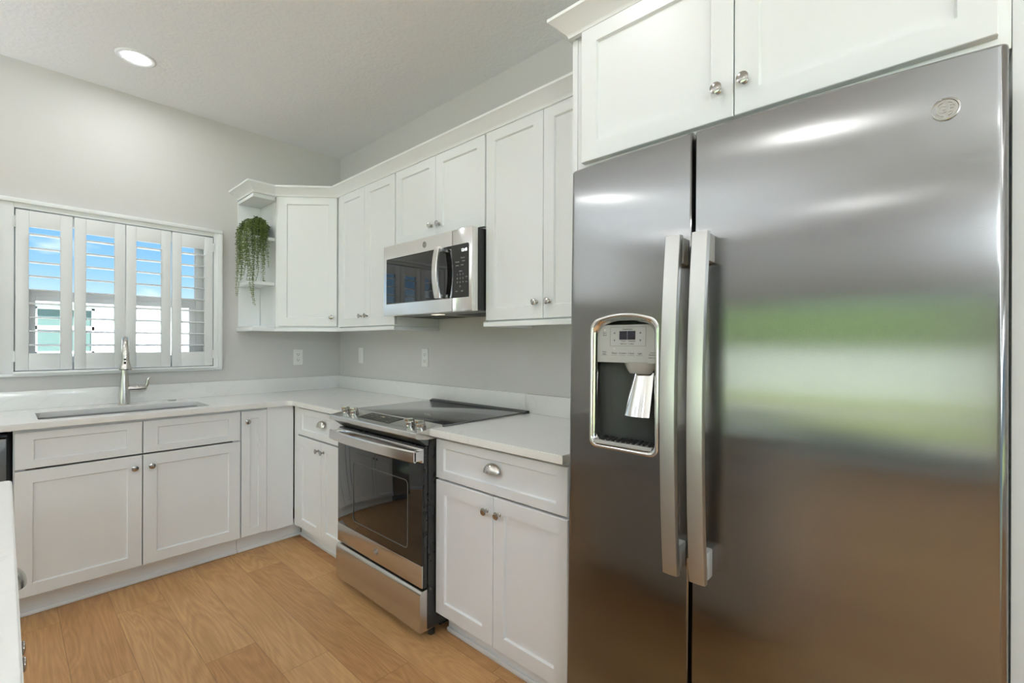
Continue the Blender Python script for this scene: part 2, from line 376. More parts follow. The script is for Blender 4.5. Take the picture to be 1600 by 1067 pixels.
# ------------------------------------------------------------------ room shell
H = 2.812
XL, YF = -6.4, -7.6
def floor():
    bm = BM(); uvp = bm.loops.layers.uv.new('plank'); uve = bm.loops.layers.uv.new('edge'); col = bm.loops.layers.float_color.new('plank_id')
    Wd, L = .1815, 1.283; x0 = -.596; known = {0: -1.2, 1: -.86, 2: -.553, 3: -1.55, 4: -.84, 5: -1.38}     # plank rows counted from the range, and one end joint of each
    rnd = random.Random(11); nrow = 33
    for k in range(-4, nrow):
        xa, xb = x0-k*Wd, x0-(k+1)*Wd
        y = known.get(k, rnd.random()*L); y = y % L
        ya = y + .0
        while ya > YF:
            yb = ya-L; A, B_ = min(ya, 0.0), max(yb, YF)
            xr, xl = min(xa, 0), max(xb, XL)
            if A-B_ > .001 and xr-xl > .001:
                vs = [bm.verts.new((xr, A, 0)), bm.verts.new((xl, A, 0)), bm.verts.new((xl, B_, 0)), bm.verts.new((xr, B_, 0))]
                f = bm.faces.new(vs); r = (rnd.random(), rnd.random()**.5, rnd.random(), 1)
                for lp in f.loops:
                    p = lp.vert.co; lp[uvp].uv = (xa-p.x, ya-p.y); lp[uve].uv = ((xa-p.x)/Wd, (ya-p.y)/L); lp[col] = r
            ya = yb
    for f in bm.faces:
        if f.normal.z < 0: f.normal_flip()
    me = bpy.data.meshes.new('floor'); bm.to_mesh(me); bm.free(); me.materials.append(M['wood'])
    o = bpy.data.objects.new('floor', me); C.objects.link(o); o['kind'] = 'structure'
floor()
bm = BM(); box(bm, WD, XL-.12, .12, YF-.12, .12, H, H+.1); struct('ceiling', bm, 'ceil')
WX0, WX1, WZ0, WZ1 = -1.822, -.908, 1.12, 2.006     # window opening
bm = BM()
for a0, a1, c0, c1 in ((XL, WX0, -.05, H), (WX1, 0, -.05, H), (WX0, WX1, -.05, WZ0), (WX0, WX1, WZ1, H)): box(bm, WD, a0, a1, 0, .12, c0, c1)
struct('wall_back', bm, 'wall')
bm = BM(); box(bm, WD, 0, .12, YF, .12, -.05, H); struct('wall_right', bm, 'wall')
DY0, DY1, DZ1 = -5.5, -.9, 2.1
bm = BM()
for y0, y1, c0, c1 in ((YF, DY0, -.05, H), (DY1, .12, -.05, H), (DY0, DY1, DZ1, H)): box(bm, WD, XL-.12, XL, y0, y1, c0, c1)
struct('wall_left', bm, 'wall')
FX0, FX1, FZ0, FZ1 = -5.4, -1.2, .5, 2.2
bm = BM()
for a0, a1, c0, c1 in ((XL, FX0, -.05, H), (FX1, 0, -.05, H), (FX0, FX1, -.05, FZ0), (FX0, FX1, FZ1, H)): box(bm, WD, a0, a1, YF-.12, YF, c0, c1)
struct('wall_front', bm, 'wall')
# sink window: vinyl frame, meeting rail, panes
bm = BM(); y0, y1 = .055, .10
for a0, a1, c0, c1 in ((WX0+.0005, WX0+.045, WZ0+.0005, WZ1-.0005), (WX1-.085, WX1-.0005, WZ0+.0005, WZ1-.0005)): box(bm, WD, a0, a1, y0, y1, c0, c1, .002)
for c0, c1 in ((WZ0+.0005, WZ0+.05), (WZ1-.05, WZ1-.0005), (1.546, 1.574)): box(bm, WD, WX0+.0455, WX1-.0855, y0+.001, y1-.001, c0, c1)
win = struct('window_1', bm, 'vinyl')
bm = BM()          # lower sash, a little nearer than the upper one
for a0, a1, c0, c1 in ((WX0+.046, WX0+.082, 1.171, 1.5455), (WX1-.118, WX1-.086, 1.171, 1.5455)): box(bm, WD, a0, a1, .050, .0735, c0, c1)
for c0, c1 in ((1.172, 1.20), (1.515, 1.545)): box(bm, WD, WX0+.0825, WX1-.1185, .0505, .073, c0, c1)
o = obj('window_sash', bm, 'vinyl', win)
bm = BM(); box(bm, WD, WX0+.044, WX1-.084, .074, .078, 1.19, WZ1-.045); obj('glass_pane', bm, 'glass', win)
# shutter frame round the opening (casing with a stepped edge and a ledge under it)
bm = BM()
box(bm, WD, WX0-.13, WX0, -.030, .0, WZ0-.0075, WZ1+.046, .003); box(bm, WD, WX1, WX1+.046, -.030, .0, WZ0-.0075, WZ1+.046, .003)
box(bm, WD, WX0+.0002, WX1-.0002, -.0295, .0, WZ1, WZ1+.0455)
box(bm, WD, WX0-.13, WX0-.055, -.042, -.0302, WZ0-.0072, WZ1+.0255, .003); box(bm, WD, WX1+.026, WX1+.05, -.042, -.0302, WZ0-.0072, WZ1+.0255, .003)
box(bm, WD, WX0-.131, WX1+.0502, -.0425, -.0304, WZ1+.026, WZ1+.050, .003)
box(bm, WD, WX0-.131, WX1+.05, -.036, .0, WZ0-.024, WZ0-.008, .003)
box(bm, WD, WX0-.005, WX1+.005, -.058, -.0425, WZ0-.010, WZ0+.004, .003); box(bm, WD, WX0+.0003, WX1-.0003, -.0422, .0, WZ0-.0074, WZ0+.0035)
struct('trim_1', bm, 'trim')
# sliding glass door in the far wall, unseen picture window behind the camera added for daylight
bm = BM()
for y0, y1, c0, c1 in ((DY0, DY0+.06, 0, DZ1), (DY1-.06, DY1, 0, DZ1), (DY0, DY1, DZ1-.07, DZ1), (DY0, DY1, .0, .07), ((DY0+DY1)/2-.05, (DY0+DY1)/2+.05, 0, DZ1)): box(bm, WD, XL-.09, XL-.03, y0, y1, c0, c1, .004)
d1 = struct('door_1', bm, 'trim')
bm = BM(); box(bm, WD, XL-.062, XL-.056, DY0+.05, DY1-.05, .06, DZ1-.06); obj('glass_pane', bm, 'glass', d1)
bm = BM()
for a0, a1, c0, c1 in ((FX0, FX0+.06, FZ0, FZ1), (FX1-.06, FX1, FZ0, FZ1), (FX0, FX1, FZ0, FZ0+.06), (FX0, FX1, FZ1-.06, FZ1), ((FX0+FX1)/2-.03, (FX0+FX1)/2+.03, FZ0, FZ1)): box(bm, WD, a0, a1, YF-.09, YF-.03, c0, c1, .004)
w2 = struct('fill_window', bm, 'trim')
bm = BM(); box(bm, WD, FX0+.05, FX1-.05, YF-.062, YF-.056, FZ0+.05, FZ1-.05); obj('glass_pane', bm, 'glass', w2)
bm = BM(); box(bm, WD, XL, XL+.014, YF, DY0, 0, .09, .003); box(bm, WD, XL, XL+.014, DY1, 0, 0, .09, .003); struct('baseboard_left', bm, 'trim')
bm = BM(); box(bm, WD, XL, 0, YF, YF+.014, 0, .09, .003); struct('baseboard_front', bm, 'trim')
bm = BM(); box(bm, WD, XL, -2.5, -.014, 0, 0, .09, .003); struct('baseboard_back', bm, 'trim')

# ------------------------------------------------------------------ outdoors
bm = BM(); box(bm, WD, -60, 40, -50, 60, -.25, -.15); o = obj('lawn', bm, 'grass'); tag(o, 'green lawn outside, mirrored in the refrigerator doors', 'lawn'); o['kind'] = 'stuff'
bm = BM(); box(bm, WD, -9.4, XL-.12, -6.2, -.2, -.15, -.02); o = obj('patio', bm, 'patio'); o['kind'] = 'structure'
bm = BM(); box(bm, WD, -9.4, XL-.12, -6.4, 0, 2.5, 2.62)
for y in (-6.2, -.3): box(bm, WD, -9.35, -9.2, y-.08, y+.08, -.02, 2.5)
o = obj('sun_block_roof', bm, 'fascia'); o['kind'] = 'structure'  # roof added out of view to block sun at the sliding door
def hedge(name, label, x0, y0, x1, y1, h, seed):
    rnd = random.Random(seed); bm = BM(); L = math.hypot(x1-x0, y1-y0); n = int(L/1.3)
    for i in range(n):
        t = (i+.5)/n; r = .8+.35*rnd.random()
        ret = bmesh.ops.create_icosphere(bm, subdivisions=3, radius=1)
        for v in ret['verts']:
            k = 1+.18*math.sin(v.co.x*7+i)*math.cos(v.co.y*6+i*2)+.12*rnd.random()
            v.co = Vector((x0+(x1-x0)*t+v.co.x*r*k, y0+(y1-y0)*t+v.co.y*r*k, -.149+max(0, (v.co.z+.8)/1.8)*h*k*(.8+.3*rnd.random()*0+.1*math.sin(i*1.7))))
    tag(obj(name, bm, 'hedge', smooth=80, origin=((x0+x1)/2, (y0+y1)/2, -.149)), label, 'hedge')
hedge('hedge', 'long tall leafy hedge across the lawn beyond the sliding door', -25, 8, -25, -16, 4.6, 3)
bm = BM(); box(bm, WD, -21.2, -21, -14, 7, -.149, 1.75); box(bm, WD, -21.3, -20.9, -14.1, 7.1, 1.75, 1.85, .02); tag(obj('garden_wall', bm, 'stucco', origin=(-21, -3.5, -.15)), 'long pale garden wall in front of the hedge across the lawn', 'wall')
bm = BM(); box(bm, WD, -15.6, -14.0, -30, 30, -.149, -.135); o = obj('sidewalk', bm, 'patio'); o['kind'] = 'structure'
bm = BM(); box(bm, WD, -14, 14, .13, 11.9, -.149, -.14); o = obj('bounce_slab', bm, 'patio'); o['kind'] = 'structure'  # pale slab added to bounce white light onto the neighbouring house
# neighbouring house seen between the louvers
nh = thing('neighbor_house', 'pale flat-roofed house outside, seen through the shutter louvers', 'house', (0, 12.0, -.15))
bm = BM(); box(bm, WD, -7, 6.5, 12, 18, -.15, 2.22); obj('wall', bm, 'stucco', nh)
bm = BM(); box(bm, WD, -7.25, 6.75, 11.75, 18.2, 2.22, 2.36, .01); obj('fascia', bm, 'fascia', nh)
for xa, xb in ((-1.40, -.36), (2.6, 3.6)):
    bm = BM(); z0, z1 = 1.0, 2.12
    for a0, a1, c0, c1 in ((xa, xa+.06, z0, z1), (xb-.06, xb, z0, z1), (xa, xb, z0, z0+.07), (xa, xb, z1-.05, z1), (xa, xb, 1.58, 1.68)): box(bm, WD, a0, a1, 11.95, 12.0, c0, c1, .004)
    wf = obj('window_frame', bm, 'fascia', nh)
    bm = BM(); box(bm, WD, xa+.05, xb-.05, 11.975, 11.999, z0+.05, z1-.04); obj('glass_pane', bm, 'nglass', wf)

# ------------------------------------------------------------------ recessed ceiling lights
def downlight(x, y, label):
    t = thing('recessed_light', label, 'ceiling light', (x, y, H), 'recessed ceiling lights')
    mt = Matrix.Translation((x, y, H))
    bm = BM(); lathe(bm, [(.0525, -.0005), (.068, -.005), (.080, -.0055), (.087, -.001), (.087, 0), (.0525, 0)], mt, 40, cap=False); obj('trim_ring', bm, 'trim', t)
    bm = BM(); lathe(bm, [(.052, -.0005), (.052, -.002), (.001, -.003)], mt, 40); obj('lens', bm, 'lens', t, 'glowing white lens')
downlight(-1.39, -.506, 'lit round recessed ceiling light above the sink, near the window wall')
FILL_BULB = 700.0      # radiance of the bulb in the added, unseen fill lamps
M['globe'] = mat('fill_bulb', (.84, .935, 1.0), .3, emit=FILL_BULB)
M['fill_globe'] = mat('fill_globe_glass', (.84, .935, 1.0), .3, emit=48.0)
def fill_pendant(x, y, zc, r, label):  # globe light added behind the camera as front fill, never in view
    t = thing('fill_pendant_light', label, 'fill light', (x, y, H), 'added globe fill lights behind the camera')
    mt = Matrix.Translation((x, y, 0))
    bm = BM(); lathe(bm, [(.060, H-.0005), (.060, H-.018), (.052, H-.024), (.001, H-.024)], mt, 28); obj('canopy', bm, 'nickel', t)
    bm = BM(); lathe(bm, [(.004, H-.02), (.004, zc+r+.03)], mt, 10); obj('rod', bm, 'nickel', t)
    bm = BM(); lathe(bm, [(.012, zc+r+.06), (.030, zc+r+.04), (.034, zc+r-.012), (.001, zc+r-.012)], mt, 24); obj('socket_cap', bm, 'nickel', t)
    bm = BM(); lathe(bm, [(r*math.sin(math.radians(a)), zc+r*math.cos(math.radians(a))) for a in range(14, 180, 11)]+[(.001, zc-r)], mt, 28); obj('globe', bm, 'fill_globe', t)
fill_pendant(-2.75, -5.15, 1.95, .15, 'added globe fill light behind the camera on the island side, out of view')
fill_pendant(-1.75, -6.0, 1.95, .15, 'added globe fill light behind the camera on the refrigerator side, out of view')
def fill_torchiere(x, y, label):  # unseen uplight, added to brighten the kitchen by way of the ceiling
    t = thing('fill_lamp', label, 'fill lamp', (x, y, 0), 'added fill lamps in the living area')
    mt = Matrix.Translation((x, y, 0))
    bm = BM(); lathe(bm, [(.15, 0), (.15, .012), (.03, .03), (.012, .05)], mt, 32); obj('base', bm, 'nickel', t)
    bm = BM(); lathe(bm, [(.012, .04), (.012, 1.72)], mt, 16); obj('pole', bm, 'nickel', t)
    bm = BM(); lathe(bm, [(.02, 1.70), (.12, 1.74), (.20, 1.83), (.205, 1.835), (.195, 1.835), (.115, 1.755), (.02, 1.72)], mt, 36); obj('bowl', bm, 'trim', t)
    bm = BM(); lathe(bm, [(.05, 1.745), (.09, 1.775), (.09, 1.79), (.05, 1.815), (.001, 1.82)], mt, 24); obj('bulb', bm, 'globe', t)
fill_torchiere(-3.0, -5.6, 'added uplight for fill behind the camera, out of view')
fill_torchiere(-4.7, -2.3, 'added uplight for fill beyond the island, out of view')
fill_torchiere(-5.7, -6.3, 'added uplight for fill in the far living corner, out of view')
fill_torchiere(-4.0, -.45, 'added uplight for fill against the window wall far left of the sink, out of view')
for k, (x, y) in enumerate([(-3.3, -.9), (-5.2, -1.2), (-1.30, -2.75), (-3.3, -3.3), (-5.2, -3.6), (-1.35, -5.0), (-3.3, -5.4), (-5.2, -6.0)]):  # further downlights, added out of view to brighten the room
    downlight(x, y, 'recessed ceiling light added out of view for fill, ' + ['over the window end of the island', 'in the far corner by the sliding door', 'over the aisle before the range', 'over the middle of the island', 'in front of the sliding door', 'behind the camera near the pantry', 'in the middle of the living area', 'in the far living corner'][k])

# ------------------------------------------------------------------ base cabinets
BD = .59; DF = .61        # carcass depth, door front
def toe(bm, P, a0, a1, b1=.535, shoe=True, ends=False):
    box(bm, P, a0, a1, b1-.015, b1, 0, .112)
    if shoe: box(bm, P, a0, a1, b1, b1+.013, 0, .02, .005)
def carcass(bm, P, a0, a1, b1, z0=.10, z1=.884, t=.018, back=.004):
    box(bm, P, a0, a0+t, back, b1, z0, z1); box(bm, P, a1-t, a1, back, b1, z0, z1); box(bm, P, a0+t, a1-t, back, b1, z0, z0+t); box(bm, P, a0+t, a1-t, back, back+.006, z0+t, z1)
    box(bm, P, a0+t, a1-t, b1-t, b1, z1-.04, z1)
    box(bm, P, a0+t, a0+.038, b1-t, b1, z0+t, z1-.04); box(bm, P, a1-.038, a1-t, b1-t, b1, z0+t, z1-.04)
ZD0, ZD1, ZF0, ZF1 = .112, .691, .700, .868
def base(name, label, P, a0, a1, build, dw=True):
    t = thing(name, label, 'cabinet', P((a0+a1)/2, .3, 0)); bm = BM(); carcass(bm, P, a0, a1, BD); obj('carcass', bm, 'cab', t)
    return t
# sink base
t = base('base_cabinet', 'wide white sink base cabinet with two doors under the window', WW, -1.829, -.916, None)
am = -1.3725
for a0, a1, kx in ((-1.825, am-.002, am-.034), (am+.002, -.919, am+.036)):
    door(WW, t, a0, a1, ZD0, ZD1, BD+.001, DF, (kx, .63)); drawer(WW, t, a0, a1, ZF0, ZF1, BD+.001, DF, name='false_front', fw=.06, rw=.036)
bm = BM(); toe(bm, WW, -1.829, -.916); obj('toe_kick', bm, 'cab', t)
# narrow corner unit with filler
t = base('base_cabinet', 'narrow white single-door base cabinet in the corner, right of the sink base', WW, -.914, -.632, None)
door(WW, t, -.911, -.772, ZD0, ZF1, BD+.001, DF, (-.882, .806), fw=.064 if False else .045)
bm = BM(); box(bm, WW, -.770, -.612, BD, DF-.004, .105, .884); obj('filler_panel', bm, 'cab', t)
bm = BM(); toe(bm, WW, -.914, -.535); obj('toe_kick', bm, 'cab', t)
# left of the range
t = base('base_cabinet', 'white one-drawer base cabinet between the inner corner and the range', RW, .640, 1.325, None)
bm = BM(); box(bm, RW, .612, .672, BD+.0005, DF-.004, .105, .884); obj('filler_panel', bm, 'cab', t)
mid = .998
drawer(RW, t, .676, 1.322, ZF0, ZF1, BD+.001, DF, (mid+.01, .797))
door(RW, t, .676, mid-.002, ZD0, ZD1, BD+.001, DF, (mid-.032, .637)); door(RW, t, mid+.002, 1.322, ZD0, ZD1, BD+.001, DF, (mid+.034, .637))
bm = BM(); toe(bm, RW, .549, 1.325); obj('toe_kick', bm, 'cab', t)
# right of the range
t = base('base_cabinet', 'white one-drawer base cabinet between the range and the refrigerator', RW, 2.098, 2.812, None)
mid = 2.453
drawer(RW, t, 2.100, 2.809, ZF0, ZF1, BD+.001, DF, (mid, .797))
door(RW, t, 2.100, mid-.002, ZD0, ZD1, BD+.001, DF, (mid-.032, .632)); door(RW, t, mid+.002, 2.809, ZD0, ZD1, BD+.001, DF, (mid+.036, .632))
bm = BM(); toe(bm, RW, 2.098, 2.812); obj('toe_kick', bm, 'cab', t)

# worktops
def arc(cx, cy, r, a0, a1, n=8): return [(cx+r*math.cos(math.radians(a0+(a1-a0)*i/n)), cy+r*math.sin(math.radians(a0+(a1-a0)*i/n))) for i in range(n+1)]
ct = thing('countertop', 'white quartz L-shaped countertop with the sink, running from the window wall to the range', 'countertop', (-1.2, -.3, .884))
outer = [(-.002, -.002), (-.002, -1.326), (-.645, -1.326)] + arc(-.665-.02, -.665-.02, .04, 0, 90) + [(-2.48, -.645), (-2.48, -.002)]
bm = BM(); slab(bm, outer, [rrect(-1.748, -1.052, -.545, -.205, .03)], .884, .914); obj('slab', bm, 'quartz', ct)
bm = BM(); box(bm, WD, -2.48, -.002, -.022, -.002, .9142, 1.016, .002); obj('backsplash', bm, 'quartz', ct)
bm = BM(); box(bm, WD, -.022, -.002, -2.095, -.0225, .9142, 1.016, .002); obj('backsplash', bm, 'quartz', ct)
ct = thing('countertop', 'short white quartz countertop between the range and the refrigerator', 'countertop', (-.3, -2.45, .884))
bm = BM(); slab(bm, [(-.002, -2.098), (-.645, -2.098), (-.645, -2.814), (-.002, -2.814)], [], .884, .914); obj('slab', bm, 'quartz', ct)
bm = BM(); box(bm, WD, -.022, -.002, -2.814, -2.0955, .9142, 1.016, .002); obj('backsplash', bm, 'quartz', ct)

# sink
sk = thing('kitchen_sink', 'stainless undermount sink below the faucet', 'sink', (-1.4, -.375, .66))
bm = BM(); o_ = rrect(-1.762, -1.038, -.559, -.191, .04); i_ = rrect(-1.755, -1.045, -.552, -.198, .035); i2 = rrect(-1.745, -1.055, -.542, -.208, .045)
l0 = [bm.verts.new((x, y, .8835)) for x, y in o_]; l1 = [bm.verts.new((x, y, .8835)) for x, y in i_]; l2 = [bm.verts.new((x, y, .69)) for x, y in i2]; l3 = [bm.verts.new((x, y, .685)) for x, y in o_]
bridge(bm, l0, l1); bridge(bm, l1, l2); bm.faces.new(l2); bridge(bm, l0, l3); bm.faces.new(l3); obj('basin', bm, 'sink_steel', sk)
bm = BM(); lathe(bm, [(.045, .6905), (.045, .693), (.036, .693), (.03, .691)], Matrix.Translation((-1.4, -.36, 0)), 28); obj('drain', bm, 'chrome', sk)

# faucet
fx, fy = -1.381, -.112
ft = thing('kitchen_faucet', 'brushed nickel pull-down faucet standing behind the sink', 'faucet', (fx, fy, .914))
bm = BM(); lathe(bm, [(.030, .9142), (.030, .918), (.0275, .921), (.0268, .96), (.0245, 1.00), (.020, 1.05), (.0165, 1.09), (.0160, 1.13), (.0152, 1.17)], Matrix.Translation((fx, fy, 0)), 32); obj('body', bm, 'nickel', ft)
dx, dy = -.105, -.9945; n = 18; rad = .082; top = 1.222
pts = [(fx, fy, 1.165), (fx, fy, 1.20)] + [(fx+dx*rad*(1-math.cos(math.pi*i/n)), fy+dy*rad*(1-math.cos(math.pi*i/n)), top+rad*math.sin(math.pi*i/n)) for i in range(n+1)]
ex, ey = fx+dx*rad*2, fy+dy*rad*2
pts.append((ex, ey, 1.205)); bm = BM(); tube(bm, pts, .0146, 16); obj('spout', bm, 'nickel', ft)
bm = BM(); lathe(bm, [(.0150, 1.229), (.0168, 1.225), (.017, 1.195), (.0195, 1.170), (.0255, 1.143), (.0285, 1.133), (.0280, 1.130)], Matrix.Translation((ex, ey, 0)), 28); sh = obj('spray_head', bm, 'nickel', ft)
bm = BM(); lathe(bm, [(.0275, 1.131), (.0275, 1.127), (.015, 1.126)], Matrix.Translation((ex, ey, 0)), 28); obj('nozzle', bm, 'black', sh, 'black nozzle face')
for zz, hh in ((1.186, .0055), (1.166, .0105)):
    bm = BM(); a = math.radians(-105)
    ret = bmesh.ops.create_uvsphere(bm, u_segments=14, v_segments=8, radius=1)
    for v in ret['verts']:
        v.co = Vector((ex+math.cos(a)*.0185+v.co.x*.0055, ey+math.sin(a)*.0185+v.co.y*.0045, zz+v.co.z*hh))
    obj('spray_button', bm, 'black', sh, 'black spray button')
bm = BM(); lathe(bm, [(.0195, .0), (.0195, .052), (.0185, .053), (.0185, .055), (.0195, .056), (.0195, .078), (.015, .089), (.004, .094)], axis_mtx((fx+.012, fy, 1.006), (1, -.05, 0)), 24); hv = obj('valve', bm, 'nickel', ft)
bm = BM(); tube(bm, [(fx+.088, fy-.004, 1.003), (fx+.100, fy-.006, 1.016), (fx+.106, fy-.008, 1.034), (fx+.106, fy-.010, 1.052), (fx+.112, fy-.012, 1.068), (fx+.119, fy-.013, 1.073)], [.009, .0095, .009, .008, .0062, .0035], 12, flat=1.0); obj('lever', bm, 'nickel', ft)
bm = BM(); lathe(bm, [(.024, .9142), (.024, .9165), (.019, .919), (.012, .9205), (.001, .921)], Matrix.Translation((-1.150, -.105, 0)), 28); tag(obj('air_switch', bm, 'nickel', origin=(-1.15, -.105, .914)), 'small round nickel button on the countertop right of the faucet', 'button')

# dishwasher
dw = thing('dishwasher', 'stainless dishwasher at the left edge, left of the sink base cabinet', 'dishwasher', (-2.14, -.3, 0))
bm = BM(); box(bm, WW, -2.452, -1.846, .02, .585, .10, .865); obj('tub', bm, 'black', dw)
bm = BM(); box(bm, WW, -2.450, -1.848, .586, .615, .115, .850, .004); fp = obj('front_panel', bm, 'steel', dw)
bm = BM(); box(bm, WW, -2.450, -1.848, .592, .614, .851, .862, .002); obj('control_strip', bm, 'bglass', dw)
bm = BM(); tube(bm, [WW(-2.40, .616, .79), WW(-2.40, .655, .79), WW(-2.37, .662, .79), WW(-1.93, .662, .79), WW(-1.905, .655, .79), WW(-1.905, .616, .79)], .010, 12); obj('handle', bm, 'steel_bright', fp)
bm = BM(); box(bm, WW, -2.45, -1.848, .50, .52, 0, .11); obj('toe_panel', bm, 'black', dw)

# ------------------------------------------------------------------ island
ic = thing('kitchen_island', 'white island cabinet at the bottom left with nickel hardware facing the range', 'kitchen island', (-2.4, -2.6, 0))
bm = BM(); box(bm, WD, -2.75, -1.8715, -3.26, -1.91, .10, .884); obj('carcass', bm, 'cab', ic)
bm = BM(); box(bm, WD, -2.70, -1.94, -3.22, -1.96, 0, .10); obj('toe_kick', bm, 'cab', ic)
for ya, yb in ((-2.69, -1.945), (-3.245, -2.695)):
    m_ = (ya+yb)/2
    bm = BM(); shaker(bm, IS, ya, yb, ZF0, ZF1, -.020, 0, .05, .036); d = obj('drawer_front', bm, 'cab', ic); cup(IS, d, m_, 0, .797)
    for p, q, kk in ((ya, m_-.002, m_-.037), (m_+.002, yb, m_+.037)):
        bm = BM(); shaker(bm, IS, p, q, ZD0, ZD1, -.020, 0); d = obj('door', bm, 'cab', ic); knob(IS, d, kk, 0, .633)
bm = BM(); slab(bm, rrect(-3.05, -1.842, -3.32, -1.882, .012, 4), [], .884, .914); tag(obj('countertop', bm, 'quartz', origin=(-2.44, -2.6, .884)), 'white quartz island top at the left edge, foreground', 'countertop')

# ------------------------------------------------------------------ wall cabinets
UZ0, UZ1 = 1.386, 2.302; UD = .305; UF = .325
# open end shelf
t = thing('end_shelf', 'open white end shelf unit holding the trailing plant, left of the corner wall cabinet', 'shelf', (-.68, -.15, 1.386))
XE0, XE1 = -.755, -.612
bm = BM(); box(bm, WD, XE0, XE1, -.012, -.001, UZ0, 2.289); obj('back_panel', bm, 'cab', t)
bm = BM(); box(bm, WD, XE0, XE1, -.305, -.012, UZ0-.001, UZ0+.014, .002); obj('bottom_panel', bm, 'cab', t)
bm = BM(); box(bm, WD, XE0, XE1, -.305, -.012, 2.265, 2.289, .002); obj('top_panel', bm, 'cab', t)
for z in (1.990, 1.681):
    bm = BM(); prism(bm, [(XE1, -.013), (XE1, -.285), (XE0+.03, -.285)] + arc(XE0+.03, -.255, .03, 270, 180, 6) + [(XE0, -.013)], lambda p, k, z=z: Vector((p[0], p[1], z+k*.021))); obj('shelf_board', bm, 'cab', t)
# diagonal corner cabinet
t = thing('wall_cabinet', 'white diagonal single-door wall cabinet in the corner', 'cabinet', (-.3, -.3, UZ0))
bm = BM(); prism(bm, [(-.002, -.002), (-.610, -.002), (-.610, -.305), (-.305, -.610), (-.002, -.610)], lambda p, k: Vector((p[0], p[1], UZ0+k*(2.30-UZ0)))); obj('carcass', bm, 'cab', t)
W_ = .4313
door(DG, t, .022, W_-.014, UZ0+.012, UZ1-.004, .001, .020, (W_-.045, 1.461))
# straight wall cabinets
def upper(label, a0, a1, z0, kz, mid, ks):
    t = thing('wall_cabinet', label, 'cabinet', RW((a0+a1)/2, .15, z0)); bm = BM(); box(bm, RW, a0, a1, .002, UD-.001, z0, 2.30, .001); obj('carcass', bm, 'cab', t)
    door(RW, t, a0+.003, mid-.0015, z0+.006, UZ1-.004, UD, UF, (mid+ks[0], kz)); door(RW, t, mid+.0015, a1-.003, z0+.006, UZ1-.004, UD, UF, (mid+ks[1], kz))
upper('tall white two-door wall cabinet between the corner cabinet and the microwave', .640, 1.328, UZ0, 1.458, .978, (-.036, .036))
upper('short white two-door wall cabinet above the microwave', 1.332, 2.102, 1.842, 1.918, 1.716, (-.032, .034))
upper('tall white two-door wall cabinet between the microwave and the refrigerator', 2.106, 2.815, UZ0, 1.463, 2.464, (-.036, .036))
bm = BM(); box(bm, RW, .612, .6385, .002, UD+.012, UZ0, 2.30); tag(obj('filler_strip', bm, 'cab', origin=RW(.625, .15, UZ0)), 'narrow white filler strip right of the corner wall cabinet', 'cabinet panel')
# crown and light rails
CP = [(-.012, 2.290), (.004, 2.290), (.006, 2.296), (.010, 2.302), (.022, 2.312), (.036, 2.326), (.046, 2.334), (.052, 2.338), (.055, 2.340), (.055, 2.350), (-.012, 2.350)]
bm = BM(); sweep(bm, [(-.757, -.001), (-.757, -.328), (-.624, -.328), (-.328, -.624), (-.328, -2.826)], CP); tag(obj('crown_molding', bm, 'trim', smooth=25, origin=(-.3, -1.2, 2.29)), 'white crown molding along the tops of the wall cabinets, end shelf to refrigerator', 'molding')
RP = [(0, 1.362), (.024, 1.362), (.026, 1.364), (.026, 1.383), (.024, 1.385), (0, 1.385)]
bm = BM(); sweep(bm, [(-.738, -.001), (-.738, -.306), (-.618, -.306), (-.306, -.618), (-.306, -1.306), (-.001, -1.306)], RP); tag(obj('light_rail', bm, 'trim', origin=(-.3, -.6, 1.362)), 'white light rail under the end shelf, corner cabinet and wall cabinet left of the microwave', 'molding')
bm = BM(); sweep(bm, [(-.001, -2.127), (-.306, -2.127), (-.306, -2.813)], RP); tag(obj('light_rail', bm, 'trim', origin=(-.3, -2.4, 1.362)), 'white light rail under the wall cabinet next to the refrigerator', 'molding')

# refrigerator surround
t = thing('wall_cabinet', 'deep white two-door wall cabinet above the refrigerator', 'cabinet', RW(3.33, .3, 1.84))
bm = BM(); box(bm, RW, 2.839, 3.835, .002, .599, 1.842, 2.30, .001); obj('carcass', bm, 'cab', t)
bm = BM(); box(bm, RW, 2.818, 2.838, .002, .60, 0, 2.289); obj('side_panel', bm, 'cab', t)
bm = BM(); box(bm, RW, 3.836, 3.94, .002, .60, 0, 2.289, .001); obj('side_panel', bm, 'cab', t)
door(RW, t, 2.866, 3.338, 1.867, 2.298, .600, .620, (3.301, 1.944)); door(RW, t, 3.341, 3.816, 1.867, 2.298, .600, .620, (3.366, 1.947))
bm = BM(); sweep(bm, [(-.388, -2.820), (-.618, -2.820), (-.618, -3.95)], CP); tag(obj('crown_molding', bm, 'trim', smooth=25, origin=(-.6, -3.3, 2.29)), 'white crown molding above the refrigerator cabinet', 'molding')

